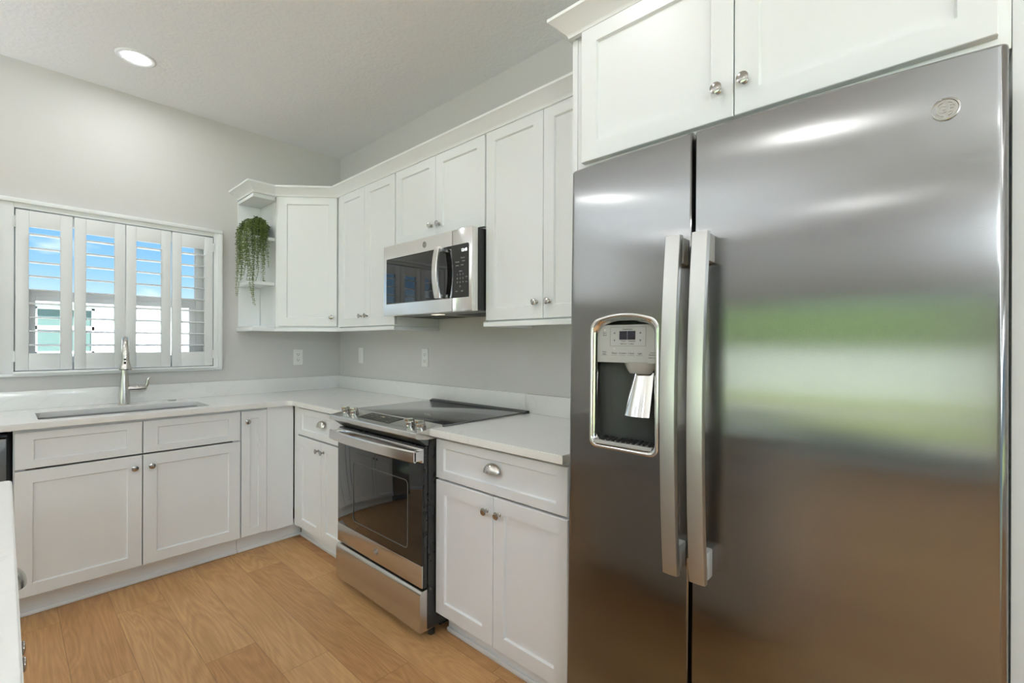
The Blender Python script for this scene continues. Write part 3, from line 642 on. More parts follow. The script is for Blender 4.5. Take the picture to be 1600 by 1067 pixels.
# ------------------------------------------------------------------ outlets and switch
def plate(P, a, c, kind, label):
    t = thing('wall_outlet' if kind == 'o' else 'light_switch', label, 'outlet' if kind == 'o' else 'switch', P(a, 0, c))
    bm = BM(); box(bm, P, a-.036, a+.036, .0005, .006, c-.060, c+.060, .002); obj('cover_plate', bm, 'plastic', t)
    if kind == 'o':
        for dz in (-.021, .021):
            bm = BM(); prism(bm, rrect(a-.017, a+.017, c+dz-.015, c+dz+.015, .009, 5), lambda p, k: P(p[0], .0055+k*.0025, p[1])); r = obj('receptacle', bm, 'plastic', t)
            bm = BM(); box(bm, P, a-.008, a-.0055, .008, .0084, c+dz-.002, c+dz+.008); box(bm, P, a+.0055, a+.008, .008, .0084, c+dz-.002, c+dz+.007); lathe(bm, [(.003, 0), (.003, .0004)], Matrix.Translation(P(a, .008, c+dz-.008)) @ P.rot().to_matrix().to_4x4(), 10); obj('slots', bm, 'slot', r, 'dark socket slots')
    else:
        bm = BM(); box(bm, P, a-.0165, a+.0165, .006, .0095, c-.033, c+.033, .0015); obj('rocker', bm, 'plastic', t)
plate(WW, -.338, 1.172, 'o', 'white duplex outlet on the window wall, left of the corner')
plate(RW, .355, 1.186, 's', 'narrow white rocker switch on the range wall, right of the corner')
plate(RW, 1.184, 1.187, 'o', 'white duplex outlet on the range wall below the microwave')

# ------------------------------------------------------------------ shutters
def shutter(x0, x1, label, knobless=True, hinge=None):
    t = thing('shutter_panel', label, 'shutter', ((x0+x1)/2, -.02, 1.128), 'plantation shutter panels at the sink window')
    y0, y1 = -.032, -.006; z0, z1 = 1.128, 1.9985; sw = .0495; tr, br = .0865, .094
    bm = BM()
    box(bm, WD, x0, x0+sw, y0, y1, z0, z1, .0025); box(bm, WD, x1-sw, x1, y0, y1, z0, z1, .0025); box(bm, WD, x0+sw, x1-sw, y0+.001, y1, z1-tr, z1, .0015); box(bm, WD, x0+sw, x1-sw, y0+.001, y1, z0, z0+br, .0015)
    obj('frame', bm, 'shut', t)
    a, c0, c1 = 0, z0+br, z1-tr; n_ = 9; pitch = .0757
    for i in range(n_):
        zc = c1-.040-i*pitch
        bm = BM(); tilt = math.radians(2.0)
        prism(bm, [(.043*math.cos(k*math.pi/8), .0052*math.sin(k*math.pi/8)) for k in range(16)], lambda p, k, zc=zc: Vector((x0+sw+.0015 if k == 0 else x1-sw-.0015, (y0+y1)/2+p[0]*math.cos(tilt)-p[1]*math.sin(tilt), zc+p[0]*math.sin(tilt)+p[1]*math.cos(tilt)))); obj('louver', bm, 'shut', t)
    if hinge:
        for zc in (1.205, 1.93):
            bm = BM(); xh = x0-.004 if hinge < 0 else x1+.004; lathe(bm, [(.0035, zc-.03), (.0035, zc+.03)], Matrix.Translation((xh, y0-.002, 0)), 12); box(bm, WD, xh-.008, xh+.008, y0-.001, y0+.0005, zc-.028, zc+.028); obj('hinge', bm, 'shut', t)
g = .0035
edges = [-1.8185, -1.5945, -1.3665+.0, -1.1405, -.9105]
shutter(-1.8170, -1.5975, 'leftmost white shutter panel of the sink window', hinge=-1)
shutter(-1.5905, -1.3680, 'second white shutter panel from the left, left of the faucet')
shutter(-1.3655, -1.1440, 'third white shutter panel from the left, behind and right of the faucet')
shutter(-1.1375, -.9130, 'rightmost white shutter panel of the sink window', hinge=1)

# ------------------------------------------------------------------ range
rg = thing('range', 'stainless slide-in range with a black glass oven door', 'range', (-.35, -1.713, 0))
A0, A1 = 1.334, 2.097; AC = (A0+A1)/2
bm = BM(); box(bm, RW, A0+.004, A1-.004, .03, .645, .05, .902); box(bm, RW, A0+.03, A1-.03, .05, .56, .02, .05); obj('body', bm, 'blackm', rg)
for a in (A0+.04, A1-.04):
    for b_ in (.10, .60):
        bm = BM(); lathe(bm, [(.016, 0), (.016, .03), (.010, .035), (.010, .052)], Matrix.Translation(RW(a, b_, 0)), 14); obj('foot', bm, 'black', rg)
# control panel
bm = BM(); prof = [(.575, .900), (.575, .9235), (.582, .9245), (.706, .9065), (.714, .9045), (.7165, .901), (.7165, .884), (.714, .8805), (.700, .8755), (.660, .8700), (.60, .870)]
prism(bm, prof, lambda p, k: RW(A0-.004 if k == 0 else A1+.004, p[0], p[1])); cp = obj('control_panel', bm, 'steel_bright', rg, smooth=30)
bm = BM(); prof = [(.640, .845), (.640, .872), (.698, .8752), (.655, .842)]
prism(bm, prof, lambda p, k: RW(A0+.004 if k == 0 else A1-.004, p[0], p[1])); obj('panel_underside', bm, 'dgrey', rg)
PN = Vector((-.145, 0, 1)).normalized()
def pan(a, b_): return RW(a, b_, .9245-(b_-.582)*.1452)    # a point on the sloping panel
# touch display
bm = BM(); q = []
for a, b_ in ((1.548, .596), (1.832, .596), (1.832, .676), (1.548, .676)): q.append(pan(a, b_))
top_ = [bm.verts.new(p+PN*.0012) for p in q]; bot_ = [bm.verts.new(p-PN*.001) for p in q]; bridge(bm, top_, bot_); bm.faces.new(top_); bm.faces.new(bot_); dp = obj('touch_display', bm, 'bglass', rg)
def panP(a, b_, c): return pan(a, .636-c)+PN*(.0013+b_)
bm = BM()
for s, sz, a, c in (('BAKE', .008, 1.585, .018), ('BROIL', .008, 1.625, .018), ('12:45', .016, 1.690, .014), ('TIMER', .008, 1.745, .018), ('START', .008, 1.795, .018), ('CLEAN', .008, 1.585, -.006), ('WARM', .008, 1.625, -.006), ('1 2 3 4 5', .009, 1.700, -.010), ('6 7 8 9 0', .009, 1.700, -.026), ('OFF', .008, 1.795, -.006), ('CLOCK', .008, 1.585, -.026), ('LIGHT', .008, 1.795, -.026)): text(bm, panP, s, sz, a, 0, c, .0002)
obj('lettering', bm, 'goldink', dp)
b = BM(); lathe(b, [(.0235, 0), (.0235, .004), (.0205, .006), (.0200, .018), (.0180, .0205), (.001, .0212)], n=32)
for v in b.verts:
    if .005 < v.co.z < .019:
        a = math.atan2(v.co.y, v.co.x); k = 1+.035*math.cos(a*16); v.co.x *= k; v.co.y *= k
box(b, WD, -.0065, .0065, -.0200, .0200, .018, .0335, .002)
KN = mesh_of('control_knob', b, 'nickel_knob', 30)
for a in (1.385, 1.470, 1.968, 2.046):
    q = PN.to_track_quat('Z', 'X').to_euler(); m3 = Matrix((Vector((0, -1, 0)), PN.cross(Vector((0, -1, 0))), PN)).transposed()
    m3 = m3 @ Matrix.Rotation(math.radians(-52 if a < 1.7 else -62), 3, 'Z')
    shared('control_knob', KN, rg, pan(a, .652)+PN*.0005, m3.to_euler(), 'ridged metal control knob')
# cooktop
bm = BM(); box(bm, RW, A0-.010, A1+.010, .061, .5745, .9155, .9235, .0015); obj('cooktop_glass', bm, 'cook', rg)
bm = BM(); prism(bm, [(.0235, .9155), (.0235, .9265), (.028, .9295), (.040, .9295), (.046, .9262), (.050, .926), (.058, .9243), (.0605, .9155)], lambda p, k: RW(A0-.022 if k == 0 else A1+.028, p[0], p[1])); obj('rear_trim', bm, 'black', rg)
# oven door
DFX = .675
bm = BM(); box(bm, RW, A0+.006, A1-.006, .648, .668, .232, .838, .003); od = obj('oven_door', bm, 'blackm', rg)
bm = BM(); box(bm, RW, A0+.006, A1-.008, .668, DFX, .330, .768, .0015); obj('glass', bm, 'bglass', od)
bm = BM(); box(bm, RW, A0+.006, A1-.008, .668, DFX+.001, .233, .329, .002); obj('lower_strip', bm, 'range_steel', od)
bm = BM(); box(bm, RW, A0+.006, A1-.008, .650, DFX+.001, .770, .832, .002); ts = obj('upper_strip', bm, 'steel_bright', od)
bm = BM()       # vent slots along the top edge
for i in range(5): box(bm, RW, A0+.05+i*.135, A0+.05+i*.135+.122, .6515, .672, .8322, .8330)
obj('vent_slots', bm, 'slot', od)
def win_line(bm, pts, w_=.003): tube(bm, [RW(a, DFX+.0001, c) for a, c in pts], w_*.5, 6)
bm = BM(); win_line(bm, [(p[0], p[1]) for p in rrect(1.503, 1.983, .376, .676, .02, 4)] + [(1.983, .656)], .004); obj('window_outline', bm, 'dgrey', od, 'thin grey oven window outline')
bm = BM(); nseg = 24; prof = [(0, -.0235), (.006, -.0255), (.0115, -.02), (.0125, 0), (.0115, .02), (.006, .0255), (0, .0235)]
rings = []
for i in range(nseg+1):
    t_ = i/nseg; a = A0+.002+t_*(A1-A0-.006); bow = .0475+.020*(1-(2*t_-1)**2)
    rings.append([bm.verts.new(RW(a, DFX+bow-.013+p[0], .803+p[1])) for p in prof])
for x, y in zip(rings, rings[1:]): bridge(bm, x, y)
bm.faces.new(rings[0]); bm.faces.new(rings[-1])
for a in (A0+.004, A1-.032): box(bm, RW, a, a+.028, DFX, DFX+.044, .782, .824, .002)
obj('handle', bm, 'steel_bright', od)
def emblem(P, parent, a, b_, c, r, m='nickel_dark', word=True):
    bm = BM(); lathe(bm, [(r, 0), (r, .0022), (r*.93, .003), (r*.86, .003), (r*.83, .0018), (r*.001, .0018)], Matrix.Translation(P(a, b_, c)) @ P.rot().to_matrix().to_4x4(), 36)
    if word:
        for i in range(4):     # four curled flourishes inside the rim
            th = math.radians(45+90*i); pts = [P(a+r*(.62*math.cos(th+.5*math.sin(s))+.0), b_+.002, c+r*.62*math.sin(th+.5*math.sin(s))) for s in (-1.5, -.9, -.3, .3, .9, 1.5)]
            tube(bm, pts, r*.035, 6)
        e = obj('emblem', bm, m, parent, 'round metal maker emblem')
        bm = BM(); text(bm, P, 'GE', r*.95, a, b_+.0020, c, .0006); obj('monogram', bm, 'mgrey', parent, 'raised monogram on the round emblem'); return e
    return obj('emblem', bm, m, parent, 'round metal maker emblem')
emblem(RW, od, 1.722, DFX+.001, .285, .0155)
bm = BM(); box(bm, RW, A1-.0065, A1-.0055, .655, .664, .80, .806); box(bm, RW, A1-.0065, A1-.0055, .655, .664, .785, .79); box(bm, RW, A1-.0065, A1-.0055, .655, .664, .745, .750); box(bm, RW, A1-.0065, A1-.0055, .655, .664, .27, .275); obj('side_slots', bm, 'slot', od)
bm = BM(); prism(bm, [(.600, .045), (.682, .045), (.684, .050), (.684, .205), (.680, .214), (.672, .220), (.655, .221), (.600, .221)], lambda p, k: RW(A0+.006 if k == 0 else A1-.008, p[0], p[1])); obj('storage_drawer', bm, 'range_steel', rg)

# ------------------------------------------------------------------ microwave
mw = thing('microwave', 'stainless over-the-range microwave with a black glass door', 'microwave', RW(1.715, .2, 1.436))
a0, a1, z0, z1, bf = 1.336, 2.100, 1.437, 1.836, .405
bm = BM(); box(bm, RW, a0, a1, .003, bf-.040, z0+.006, z1-.002, .002); obj('body', bm, 'black', mw)
AS = 1.955
bm = BM(); r0 = ring(bm, RW, a0, AS-.001, bf-.038, z0, z1); r1 = ring(bm, RW, a0, AS-.001, bf-.003, z0, z1); r2 = ring(bm, RW, a0+.003, AS-.001, bf, z0+.003, z1-.003); r3 = ring(bm, RW, 1.366, AS-.001, bf, 1.503, 1.760); r4 = ring(bm, RW, 1.368, AS-.001, bf-.006, 1.505, 1.758)
bm.faces.new(r0)
for x, y in ((r0, r1), (r1, r2), (r2, r3), (r3, r4)): bridge(bm, x, y)
bm.faces.new(r4); md = obj('door', bm, 'mw_steel', mw)
bm = BM(); box(bm, RW, 1.3685, AS-.001, bf-.0055, bf-.001, 1.5055, 1.7575); obj('glass', bm, 'bglass', md)
bm = BM(); box(bm, RW, AS+.0005, a1, bf-.038, bf, z0, z1, .003); pnl = obj('control_panel', bm, 'mw_steel', mw)
bm = BM(); prism(bm, [(AS+.001, 1.503), (2.078, 1.503)] + [(2.078, 1.75)] + arc(2.068, 1.750, .010, 0, 90, 5) + [(AS+.001, 1.760)], lambda p, k: RW(p[0], bf-.002+k*.0032, p[1])); kp = obj('keypad', bm, 'bglass', pnl)
bm = BM(); text(bm, RW, '12:45', .020, 2.045, bf+.0012, 1.729); obj('clock_digits', bm, 'digits', pnl, 'lit white clock digits')
def legend(txt, sz, a, c, nm='key_legend'):
    bm = BM(); text(bm, RW, txt, sz, a, bf+.0012, c); obj(nm, bm, 'inklight', pnl)
for txt, sz, a, c in (('Popcorn', .0085, 2.035, 1.693), ('Beverage', .0075, 1.995, 1.676), ('Reheat', .0075, 2.04, 1.677), ('Potato', .0075, 1.995, 1.658), ('Cook', .0075, 2.03, 1.659), ('Defrost', .0075, 2.02, 1.630), ('Start', .0075, 2.062, 1.576), ('Clear', .0075, 2.062, 1.600), ('Vent', .0075, 1.99, 1.534), ('Light', .0075, 2.03, 1.534)): legend(txt, sz, a, c)
for r_, row in enumerate(('123', '456', '789', ' 0 ')):
    for k, ch in enumerate(row):
        if ch != ' ': legend(ch, .012, 1.995+k*.021, 1.614-r_*.019, 'key_digit')
bm = BM(); rings = []; nseg = 18
for i in range(nseg+1):
    t_ = i/nseg; c = 1.506+t_*.252; bow = .026+.017*(1-(2*t_-1)**2)
    rings.append([bm.verts.new(RW(p[0], bf+bow+p[1], c)) for p in ((1.862, 0), (1.862, .010), (1.866, .014), (1.896, .014), (1.900, .010), (1.900, 0))])
for x, y in zip(rings, rings[1:]): bridge(bm, x, y)
bm.faces.new(rings[0]); bm.faces.new(rings[-1])
for c in (1.506, 1.736): box(bm, RW, 1.868, 1.894, bf-.001, bf+.030, c, c+.022, .002)
obj('handle', bm, 'steel_bright', md)
emblem(RW, md, 1.729, bf-.0005, 1.797, .0155, word=True)
bm = BM(); box(bm, RW, a0+.01, a1-.01, .02, bf-.045, z0+.001, z0+.0055); un = obj('underside', bm, 'rail_under', mw)
for p, q in ((a0+.06, a0+.30), (a1-.30, a1-.06)):
    bm = BM()
    for i in range(12): box(bm, RW, p, q, .06+i*.014, .06+i*.014+.007, z0-.002, z0+.0008)
    box(bm, RW, p-.006, q+.006, .05, .056, z0-.002, z0+.0008); box(bm, RW, p-.006, q+.006, .232, .238, z0-.002, z0+.0008); obj('filter_grille', bm, 'grille', un)
bm = BM(); box(bm, RW, 1.68, 1.75, .285, .325, z0-.0005, z0+.0008, .0004); obj('hood_lamp', bm, 'mlens', un, 'warm lit hood lamp')

# ------------------------------------------------------------------ refrigerator
fr = thing('refrigerator', 'stainless side-by-side refrigerator with an ice and water dispenser', 'refrigerator', RW(3.355, .62, 0))
FA0, FA1, FZT, FZB = 2.907, 3.822, 1.797, .06; FM = (FA0+FA1)/2; GAP0, GAP1 = 3.2835, 3.2925
def fb(a): return .752 - .022*((a-FM)/(.5*(FA1-FA0)))**2          # bowed front
bm = BM(); box(bm, RW, FA0+.006, FA1-.006, .05, .660, .03, 1.775, .004); obj('cabinet_body', bm, 'dgrey', fr)
bm = BM(); box(bm, RW, FA0+.01, FA1-.01, .56, .67, .012, .058, .003); obj('base_grille', bm, 'black', fr)
HA0, HA1, HZ0, HZ1 = 2.994, 3.196, .996, 1.343
def fdoor(a0, a1, z0, z1, hole, round_l, round_r):
    bm = BM(); rr = .016; cols = []
    def push(a, b_): cols.append((a, b_))
    if round_l:
        for i in range(7):
            th = math.radians(90*i/6); push(a0+rr-rr*math.cos(th), fb(a0+rr)-rr+rr*math.sin(th))
    else: push(a0, fb(a0)-.003); push(a0+.003, fb(a0))
    n_ = 26; lo = a0+(rr if round_l else .003); hi = a1-(rr if round_r else .003)
    xs = [lo+(hi-lo)*i/n_ for i in range(1, n_)]
    if hole: xs = sorted([x for x in xs if min(abs(x-hole[0]), abs(x-hole[1])) > .004]+[hole[0], hole[1]])
    for x in xs: push(x, fb(x))
    if round_r:
        for i in range(7):
            th = math.radians(90*(6-i)/6); push(a1-rr+rr*math.cos(th), fb(a1-rr)-rr+rr*math.sin(th))
    else: push(a1-.003, fb(a1)); push(a1, fb(a1)-.003)
    zs = [z0, z0+.006, z1-.006, z1]
    if hole: zs = sorted(zs+[hole[2], hole[3]])
    g = []
    for z in zs:
        d = .006 if z in (z0, z1) else 0
        g.append([bm.verts.new(RW(a, b_-d, z)) for a, b_ in cols])
    for j in range(len(zs)-1):
        for i in range(len(cols)-1):
            if hole and hole[0]-1e-6 <= cols[i][0] and cols[i+1][0] <= hole[1]+1e-6 and hole[2]-1e-6 <= zs[j] and zs[j+1] <= hole[3]+1e-6: continue
            bm.faces.new([g[j][i], g[j][i+1], g[j+1][i+1], g[j+1][i]])
    bk = [[bm.verts.new(RW(a, .668, z)) for a in (cols[0][0], cols[-1][0])] for z in (z0, z1)]
    bm.faces.new([bk[0][0], bk[0][1], bk[1][1], bk[1][0]])
    bm.faces.new([r[0] for r in g]+[bk[1][0], bk[0][0]]); bm.faces.new([r[-1] for r in g]+[bk[1][1], bk[0][1]])
    bm.faces.new(g[0]+[bk[0][1], bk[0][0]]); bm.faces.new(g[-1]+[bk[1][1], bk[1][0]])
    return bm
bm = fdoor(FA0, GAP0, FZB, FZT, (HA0, HA1, HZ0, HZ1), True, False); fd = obj('freezer_door', bm, 'steel', fr, 'narrow left door with the dispenser', smooth=40)
bm = fdoor(GAP1, FA1, FZB, FZT, None, False, True); rd = obj('refrigerator_door', bm, 'steel', fr, 'wide plain right door', smooth=40)
bm = BM(); box(bm, RW, GAP0-.004, GAP1+.004, .664, .700, FZB+.01, FZT-.01); obj('door_gasket', bm, 'black', fr)
# handles
def fhandle(a0, a1, parent):
    bm = BM(); rings = []; n_ = 30; c0, c1 = .738, 1.536
    for i in range(n_+1):
        t_ = i/n_; c = c0+t_*(c1-c0); b_ = .792+.024*(1-(2*t_-1)**2); w_ = (a1-a0)/2; m_ = (a0+a1)/2
        rings.append([bm.verts.new(RW(m_+p*w_, b_+q, c)) for p, q in ((-1, 0), (-1, .011), (-.9, .0145), (0, .016), (.9, .0145), (1, .011), (1, 0), (.8, -.004), (-.8, -.004))])
    for x, y in zip(rings, rings[1:]): bridge(bm, x, y)
    bm.faces.new(rings[0]); bm.faces.new(rings[-1])
    h = obj('handle', bm, 'handle_steel', parent, 'long bowed vertical door handle')
    for c in (c0+.001, c1-.066):
        bm = BM(); box(bm, RW, a0+.004, a1-.004, fb((a0+a1)/2)-.004, .795, c, c+.065, .003)
        obj('handle_mount', bm, 'mgrey', parent)
fhandle(3.243, 3.281, fd); fhandle(3.307, 3.345, rd)
emblem(RW, rd, 3.741, fb(3.741)-.0008, 1.703, .0205)
# dispenser
B0 = fb(3.095)
def outline(grow, arch=.020, r=.022, n_=8):
    x0, x1, y0, y1 = HA0-grow, HA1+grow, HZ0-grow, HZ1-.006+grow; pts = []
    for cx, cy, s in ((x1-r, y1-r, 0), (x0+r, y1-r, 90), (x0+r, y0+r, 180), (x1-r, y0+r, 270)):
        for i in range(n_+1):
            th = math.radians(s+90*i/n_); px, py = cx+r*math.cos(th), cy+r*math.sin(th)
            pts.append((px, py))
        if s == 0:
            for i in range(1, 12): pts.append((x1-r-(x1-x0-2*r)*i/12, y1))
    mid_ = (x0+x1)/2; hw = (x1-x0)/2
    return [(px, py+(arch*(1-((px-mid_)/hw)**2) if py > 1.2 else 0)) for px, py in pts]
bm = BM(); lo = [[bm.verts.new(RW(p[0], fb(p[0])+b_, p[1])) for p in outline(gr)] for gr, b_ in ((.0060, -.002), (.0060, .0005), (.003, .0022), (-.001, .0015), (-.0115, -.013), (-.0125, -.03))]
for x, y in zip(lo, lo[1:]): bridge(bm, x, y)
obj('dispenser_bezel', bm, 'chrome', fd, 'bright rim round the dispenser', smooth=50)
IA0, IA1 = HA0+.010, HA1-.010
bm = BM()       # cavity: a hollow with a curved back, open to the front
nb = 12; prof = []
for i in range(nb+1):
    th = math.pi*i/nb; prof.append((FM*0+(IA0+IA1)/2-(IA1-IA0)/2*math.cos(th), B0-.012-.062*math.sin(th)**.6))
zlo, zhi = HZ0+.006, HZ1+.012
r0 = [bm.verts.new(RW(a, b_, zlo)) for a, b_ in prof]; r1 = [bm.verts.new(RW(a, b_, zhi)) for a, b_ in prof]
for i in range(nb): bm.faces.new([r0[i], r0[i+1], r1[i+1], r1[i]])
bm.faces.new(r0); bm.faces.new(r1); bmesh.ops.solidify(bm, geom=bm.faces[:], thickness=-.001); obj('dispenser_recess', bm, 'dgrey', fd, 'dark grey dispenser recess', smooth=50)
# control face, leaning slightly
def CPN(a, b_, c): return RW(a, B0-.020+b_+(c-1.229)*(-.02), c)
bm = BM(); prism(bm, [(IA0+.0005, 1.229), (IA1-.0005, 1.229)] + arc(IA1-.0085, 1.325, .008, 0, 90, 5) + arc(IA0+.0085, 1.325, .008, 90, 180, 5), lambda p, k: CPN(p[0], -.012+k*.012, p[1])); pl = obj('dispenser_controls', bm, 'mgrey', fd, 'grey dispenser control panel')
bm = BM(); box(bm, CPN, 3.0735, 3.097, .0002, .0012, 1.292, 1.3155); box(bm, CPN, 3.0985, 3.122, .0002, .0012, 1.292, 1.3155); obj('display', bm, 'screen', fd, 'dark two-part display')
bm = BM()
for s, sz, a, c in (('Temperature', .0058, 3.098, 1.3205), ('Freezer', .0045, 3.086, 1.288), ('Refrigerator', .0045, 3.112, 1.288), ('Hold 3 sec', .0045, 3.086, 1.2805), ('to adjust', .0045, 3.110, 1.2805), ('Door', .0055, 3.026, 1.311), ('Alarm', .0055, 3.026, 1.305), ('Reset', .0055, 3.026, 1.258), ('Filter', .0055, 3.026, 1.252), ('Water', .0065, 3.058, 1.2545), ('Crushed', .0065, 3.084, 1.2545), ('Cubed', .0065, 3.110, 1.2545), ('Light', .0065, 3.136, 1.2545), ('Lock', .0055, 3.172, 1.257), ('Controls', .0055, 3.172, 1.2512), ('Hold 3 sec', .0045, 3.172, 1.2435)): text(bm, CPN, s, sz, a, .0003, c, .0002)
for a in (3.058, 3.137):
    for c, s in ((1.3105, 1), (1.290, -1)):
        v = [bm.verts.new(CPN(a+x, .0006, c+s*y)) for x, y in ((-.0032, -.002), (.0032, -.002), (0, .003))]; bm.faces.new(v)
for a in (3.026, 3.058, 3.084, 3.110, 3.136): box(bm, CPN, a-.010, a+.010, .0002, .0005, 1.2485, 1.2491)
for x0_, x1_, y0_, y1_ in ((3.044, 3.0446, 1.274, 1.327), (3.1524, 3.153, 1.274, 1.327), (3.044, 3.153, 1.274, 1.2746), (3.044, 3.153, 1.3264, 1.327)): box(bm, CPN, x0_, x1_, .0002, .0005, y0_, y1_)
obj('lettering', bm, 'ink', fd)
bm = BM()
for a, c in ((3.026, 1.3195), (3.058, 1.2665)): lathe(bm, [(.0022, 0), (.0016, .0008)], Matrix.Translation(CPN(a, .0003, c)) @ RW.rot().to_matrix().to_4x4(), 10)
obj('indicator', bm, 'plastic', fd, 'white indicator dots')
# nozzle, paddle, tray
bm = BM(); rings = []
for c, hw, d0, d1 in ((1.232, .050, .052, .016), (1.212, .040, .050, .022), (1.203, .034, .046, .026), (1.200, .030, .044, .028)):
    rings.append([bm.verts.new(RW(3.130+hw*math.cos(th), B0-(d0+d1)/2+(d0-d1)/2*math.sin(th), c)) for th in [2*math.pi*k/20 for k in range(20)]])
for x, y in zip(rings, rings[1:]): bridge(bm, x, y)
bm.faces.new(rings[0]); bm.faces.new(rings[-1]); obj('nozzle', bm, 'mgrey', fd)
bm = BM(); g1 = []; g2 = []
for j in range(9):
    t_ = j/8; c = 1.203-.118*t_; hw = .030+.006*t_; bb = B0-.052+.030*t_
    g1.append([bm.verts.new(RW(3.132-.004*t_+hw*s, bb+.010*(1-s*s), c)) for s in [-1+2*k/10 for k in range(11)]])
for x, y in zip(g1, g1[1:]):
    for k in range(10): bm.faces.new([x[k], x[k+1], y[k+1], y[k]])
bmesh.ops.recalc_face_normals(bm, faces=bm.faces); bmesh.ops.solidify(bm, geom=bm.faces[:], thickness=.003); obj('paddle', bm, 'chrome', fd, 'shiny dispenser paddle')
bm = BM(); box(bm, RW, IA0+.002, IA1-.002, B0-.066, B0-.004, HZ0+.008, HZ0+.014, .002)
box(bm, RW, IA0+.002, IA1-.002, B0-.006, B0+.003, HZ0+.006, HZ0+.0165, .002)
for a in (IA0+.002, IA1-.006): box(bm, RW, a, a+.004, B0-.05, B0, HZ0+.010, HZ0+.018, .001)
tr_ = obj('drip_tray', bm, 'mgrey', fd)
bm = BM()
for i in range(11):
    a = IA0+.010+i*.0158; prism(bm, [(a, B0-.056), (a+.006, B0-.056), (a+.018, B0-.008), (a+.012, B0-.008)], lambda p, k: RW(min(p[0], IA1-.004), p[1], HZ0+.0145+k*.006))
obj('tray_slats', bm, 'black', fd)
fr.rotation_euler = (0, math.radians(.85), 0)
fr.location.x -= 0.026

# ------------------------------------------------------------------ trailing plant
rnd = random.Random(5)
PXC, PYC, SZ = -.668, -.165, 2.0112
pp = thing('potted_plant', 'trailing bead-leaved green plant spilling over the end shelf', 'plant', (PXC, PYC, SZ))
bm = BM(); lathe(bm, [(.036, SZ+.0005), (.044, SZ+.01), (.051, SZ+.045), (.050, SZ+.085), (.046, SZ+.085), (.046, SZ+.075), (.001, SZ+.074)], Matrix.Translation((PXC, PYC, 0)), 28); obj('pot', bm, 'pot', pp)
bm = BM(); lathe(bm, [(.0455, SZ+.0755), (.03, SZ+.083), (.001, SZ+.086)], Matrix.Translation((PXC, PYC, 0)), 20); obj('soil', bm, 'soil', pp)
def leaf(bm, p, d, L, wd):
    d = d.normalized(); s = d.cross(Vector((.3, .2, 1))).normalized(); n_ = s.cross(d)
    a = bm.verts.new(p); e = bm.verts.new(p+d*L); q = [bm.verts.new(p+d*L*.5+s*wd), bm.verts.new(p+d*L*.5+n_*wd*.7), bm.verts.new(p+d*L*.5-s*wd), bm.verts.new(p+d*L*.5-n_*wd*.7)]
    for i in range(4): bm.faces.new([a, q[i], q[(i+1) % 4]]); bm.faces.new([e, q[(i+1) % 4], q[i]])
def catmull(pts, n_=10):
    P_ = [Vector(p) for p in pts]; P_ = [2*P_[0]-P_[1]]+P_+[2*P_[-1]-P_[-2]]; out = []
    for i in range(1, len(P_)-2):
        for k in range(n_):
            t_ = k/n_; a, b_, c, d = P_[i-1:i+3]
            out.append(.5*((2*b_)+(-a+c)*t_+(2*a-5*b_+4*c-d)*t_**2+(-a+3*b_-3*c+d)*t_**3))
    out.append(P_[-2]); return out
def strand(pts, bare=0, m='leaf', size=1.0):
    pts = catmull(pts, 14); bm = BM(); L = 0; acc = 0; k = 0; step = .0135
    tot = sum((pts[i+1]-pts[i]).length for i in range(len(pts)-1))
    tube(bm, pts[::3]+[pts[-1]], .0011, 5)
    for i in range(len(pts)-1):
        seg = pts[i+1]-pts[i]; sl = seg.length; L += sl; acc += sl
        while acc > step:
            acc -= step; k += 1; f = L/tot
            if f < bare: continue
            sz = size*(1.0 if f < .75 else 1.0-(f-.75)*2.2)
            for sgn in (1, -1):
                ang = k*1.9+sgn*math.pi/2+rnd.uniform(-.4, .4); d = Vector((math.cos(ang), math.sin(ang), -.15+rnd.uniform(-.4, .3)))
                leaf(bm, pts[i+1], d, .0150*sz*rnd.uniform(.8, 1.2), .0050*sz)
    obj('trailing_stem', bm, m, pp, smooth=80)
def hang(x, y, zend, wob=.008, bare=0, m='leaf', ztop=None, bend=(0, 0)):
    d = Vector((x-PXC, y-PYC)); st = Vector((PXC, PYC))+d*rnd.uniform(.05, .3); zt = ztop or SZ+.10+rnd.uniform(0, .035)
    pts = [(st.x, st.y, SZ+.082), (st.x*.55+x*.45, st.y*.55+y*.45, zt), (x+rnd.uniform(-.003, .003), y, SZ+.045+rnd.uniform(-.02, .02))]
    z = SZ+.0; n_ = max(2, int((z-zend)/.075))
    for i in range(1, n_+1):
        t_ = i/n_; pts.append((x+rnd.uniform(-wob, wob)+bend[0]*t_*t_, y+rnd.uniform(-wob, wob)+bend[1]*t_*t_, z-(z-zend)*t_))
    strand(pts, bare, m)
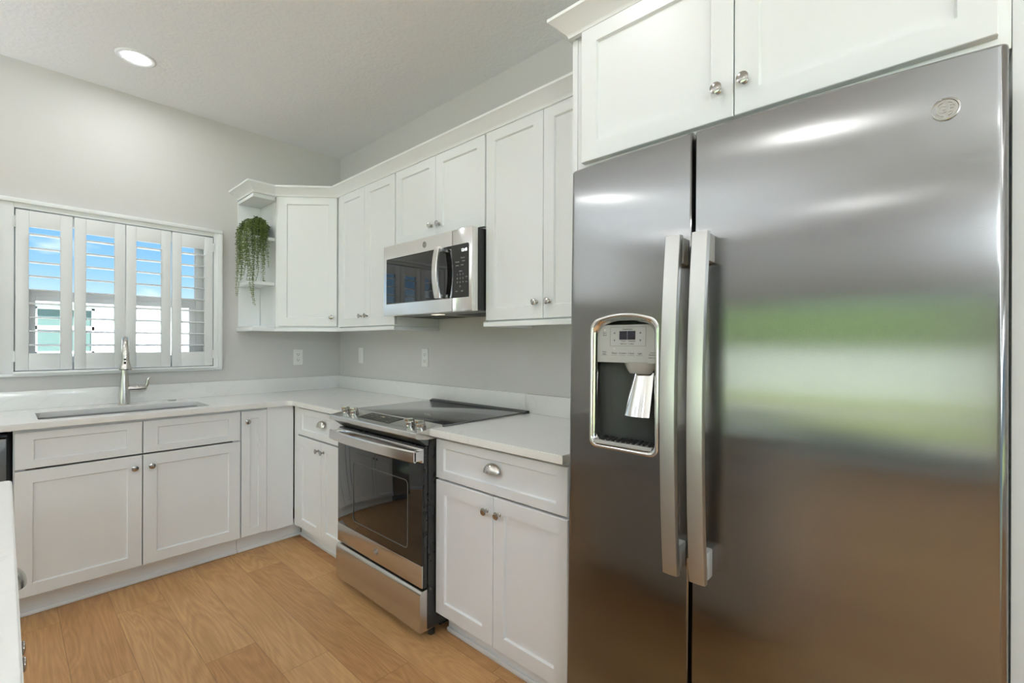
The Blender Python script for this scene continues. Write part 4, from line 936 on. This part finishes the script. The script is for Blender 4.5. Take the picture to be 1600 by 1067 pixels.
# main mass over the open left end and the front corner
for i in range(19):
    t_ = i/18
    if t_ < .6: x, y = -.772-rnd.uniform(0, .02), -.11-.19*(t_/.6)
    else: x, y = -.765+.06*((t_-.6)/.4), -.298-rnd.uniform(0, .015)
    zend = rnd.choice((1.66, 1.70, 1.74, 1.78, 1.82, 1.88)) if t_ > .2 else rnd.choice((1.78, 1.82, 1.86, 1.9))
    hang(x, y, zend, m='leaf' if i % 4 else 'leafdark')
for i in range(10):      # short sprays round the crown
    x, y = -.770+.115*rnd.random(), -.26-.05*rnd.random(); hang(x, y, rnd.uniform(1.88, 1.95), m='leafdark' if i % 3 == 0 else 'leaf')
hang(-.795, -.14, 1.70); hang(-.800, -.155, 1.76); hang(-.797, -.17, 1.60, bend=(-.01, 0)); hang(-.790, -.21, 1.60, bend=(-.015, .02))
hang(-.765, -.27, 1.535, bend=(.035, -.01)); hang(-.770, -.265, 1.545, bend=(.028, 0)); hang(-.752, -.295, 1.60)
hang(-.690, -.300, 1.80); hang(-.700, -.300, 1.79); hang(-.682, -.302, 1.83); hang(-.668, -.300, 1.80, bend=(.006, 0)); hang(-.675, -.30, 1.88)
strand([(PXC, PYC, SZ+.08), (-.685, -.25, SZ+.10), (-.690, -.300, SZ+.04), (-.688, -.302, 1.85), (-.690, -.300, 1.74), (-.683, -.285, 1.712), (-.660, -.24, 1.7055), (-.640, -.225, 1.7055)], bare=.55)
bm = BM()
for i in range(420):
    th = rnd.uniform(0, 2*math.pi); r_ = math.sqrt(rnd.random())*.066; h_ = SZ+.088+.034*(1-(r_/.07)**2)*rnd.random()
    c = Vector((PXC-.012+r_*math.cos(th), PYC-.02+r_*math.sin(th)*1.2, h_-(.03 if r_ > .05 else 0)*rnd.random()))
    leaf(bm, c, Vector((rnd.uniform(-1, 1), rnd.uniform(-1, 1), rnd.uniform(-.3, 1))), .013*rnd.uniform(.8, 1.2), .0048)
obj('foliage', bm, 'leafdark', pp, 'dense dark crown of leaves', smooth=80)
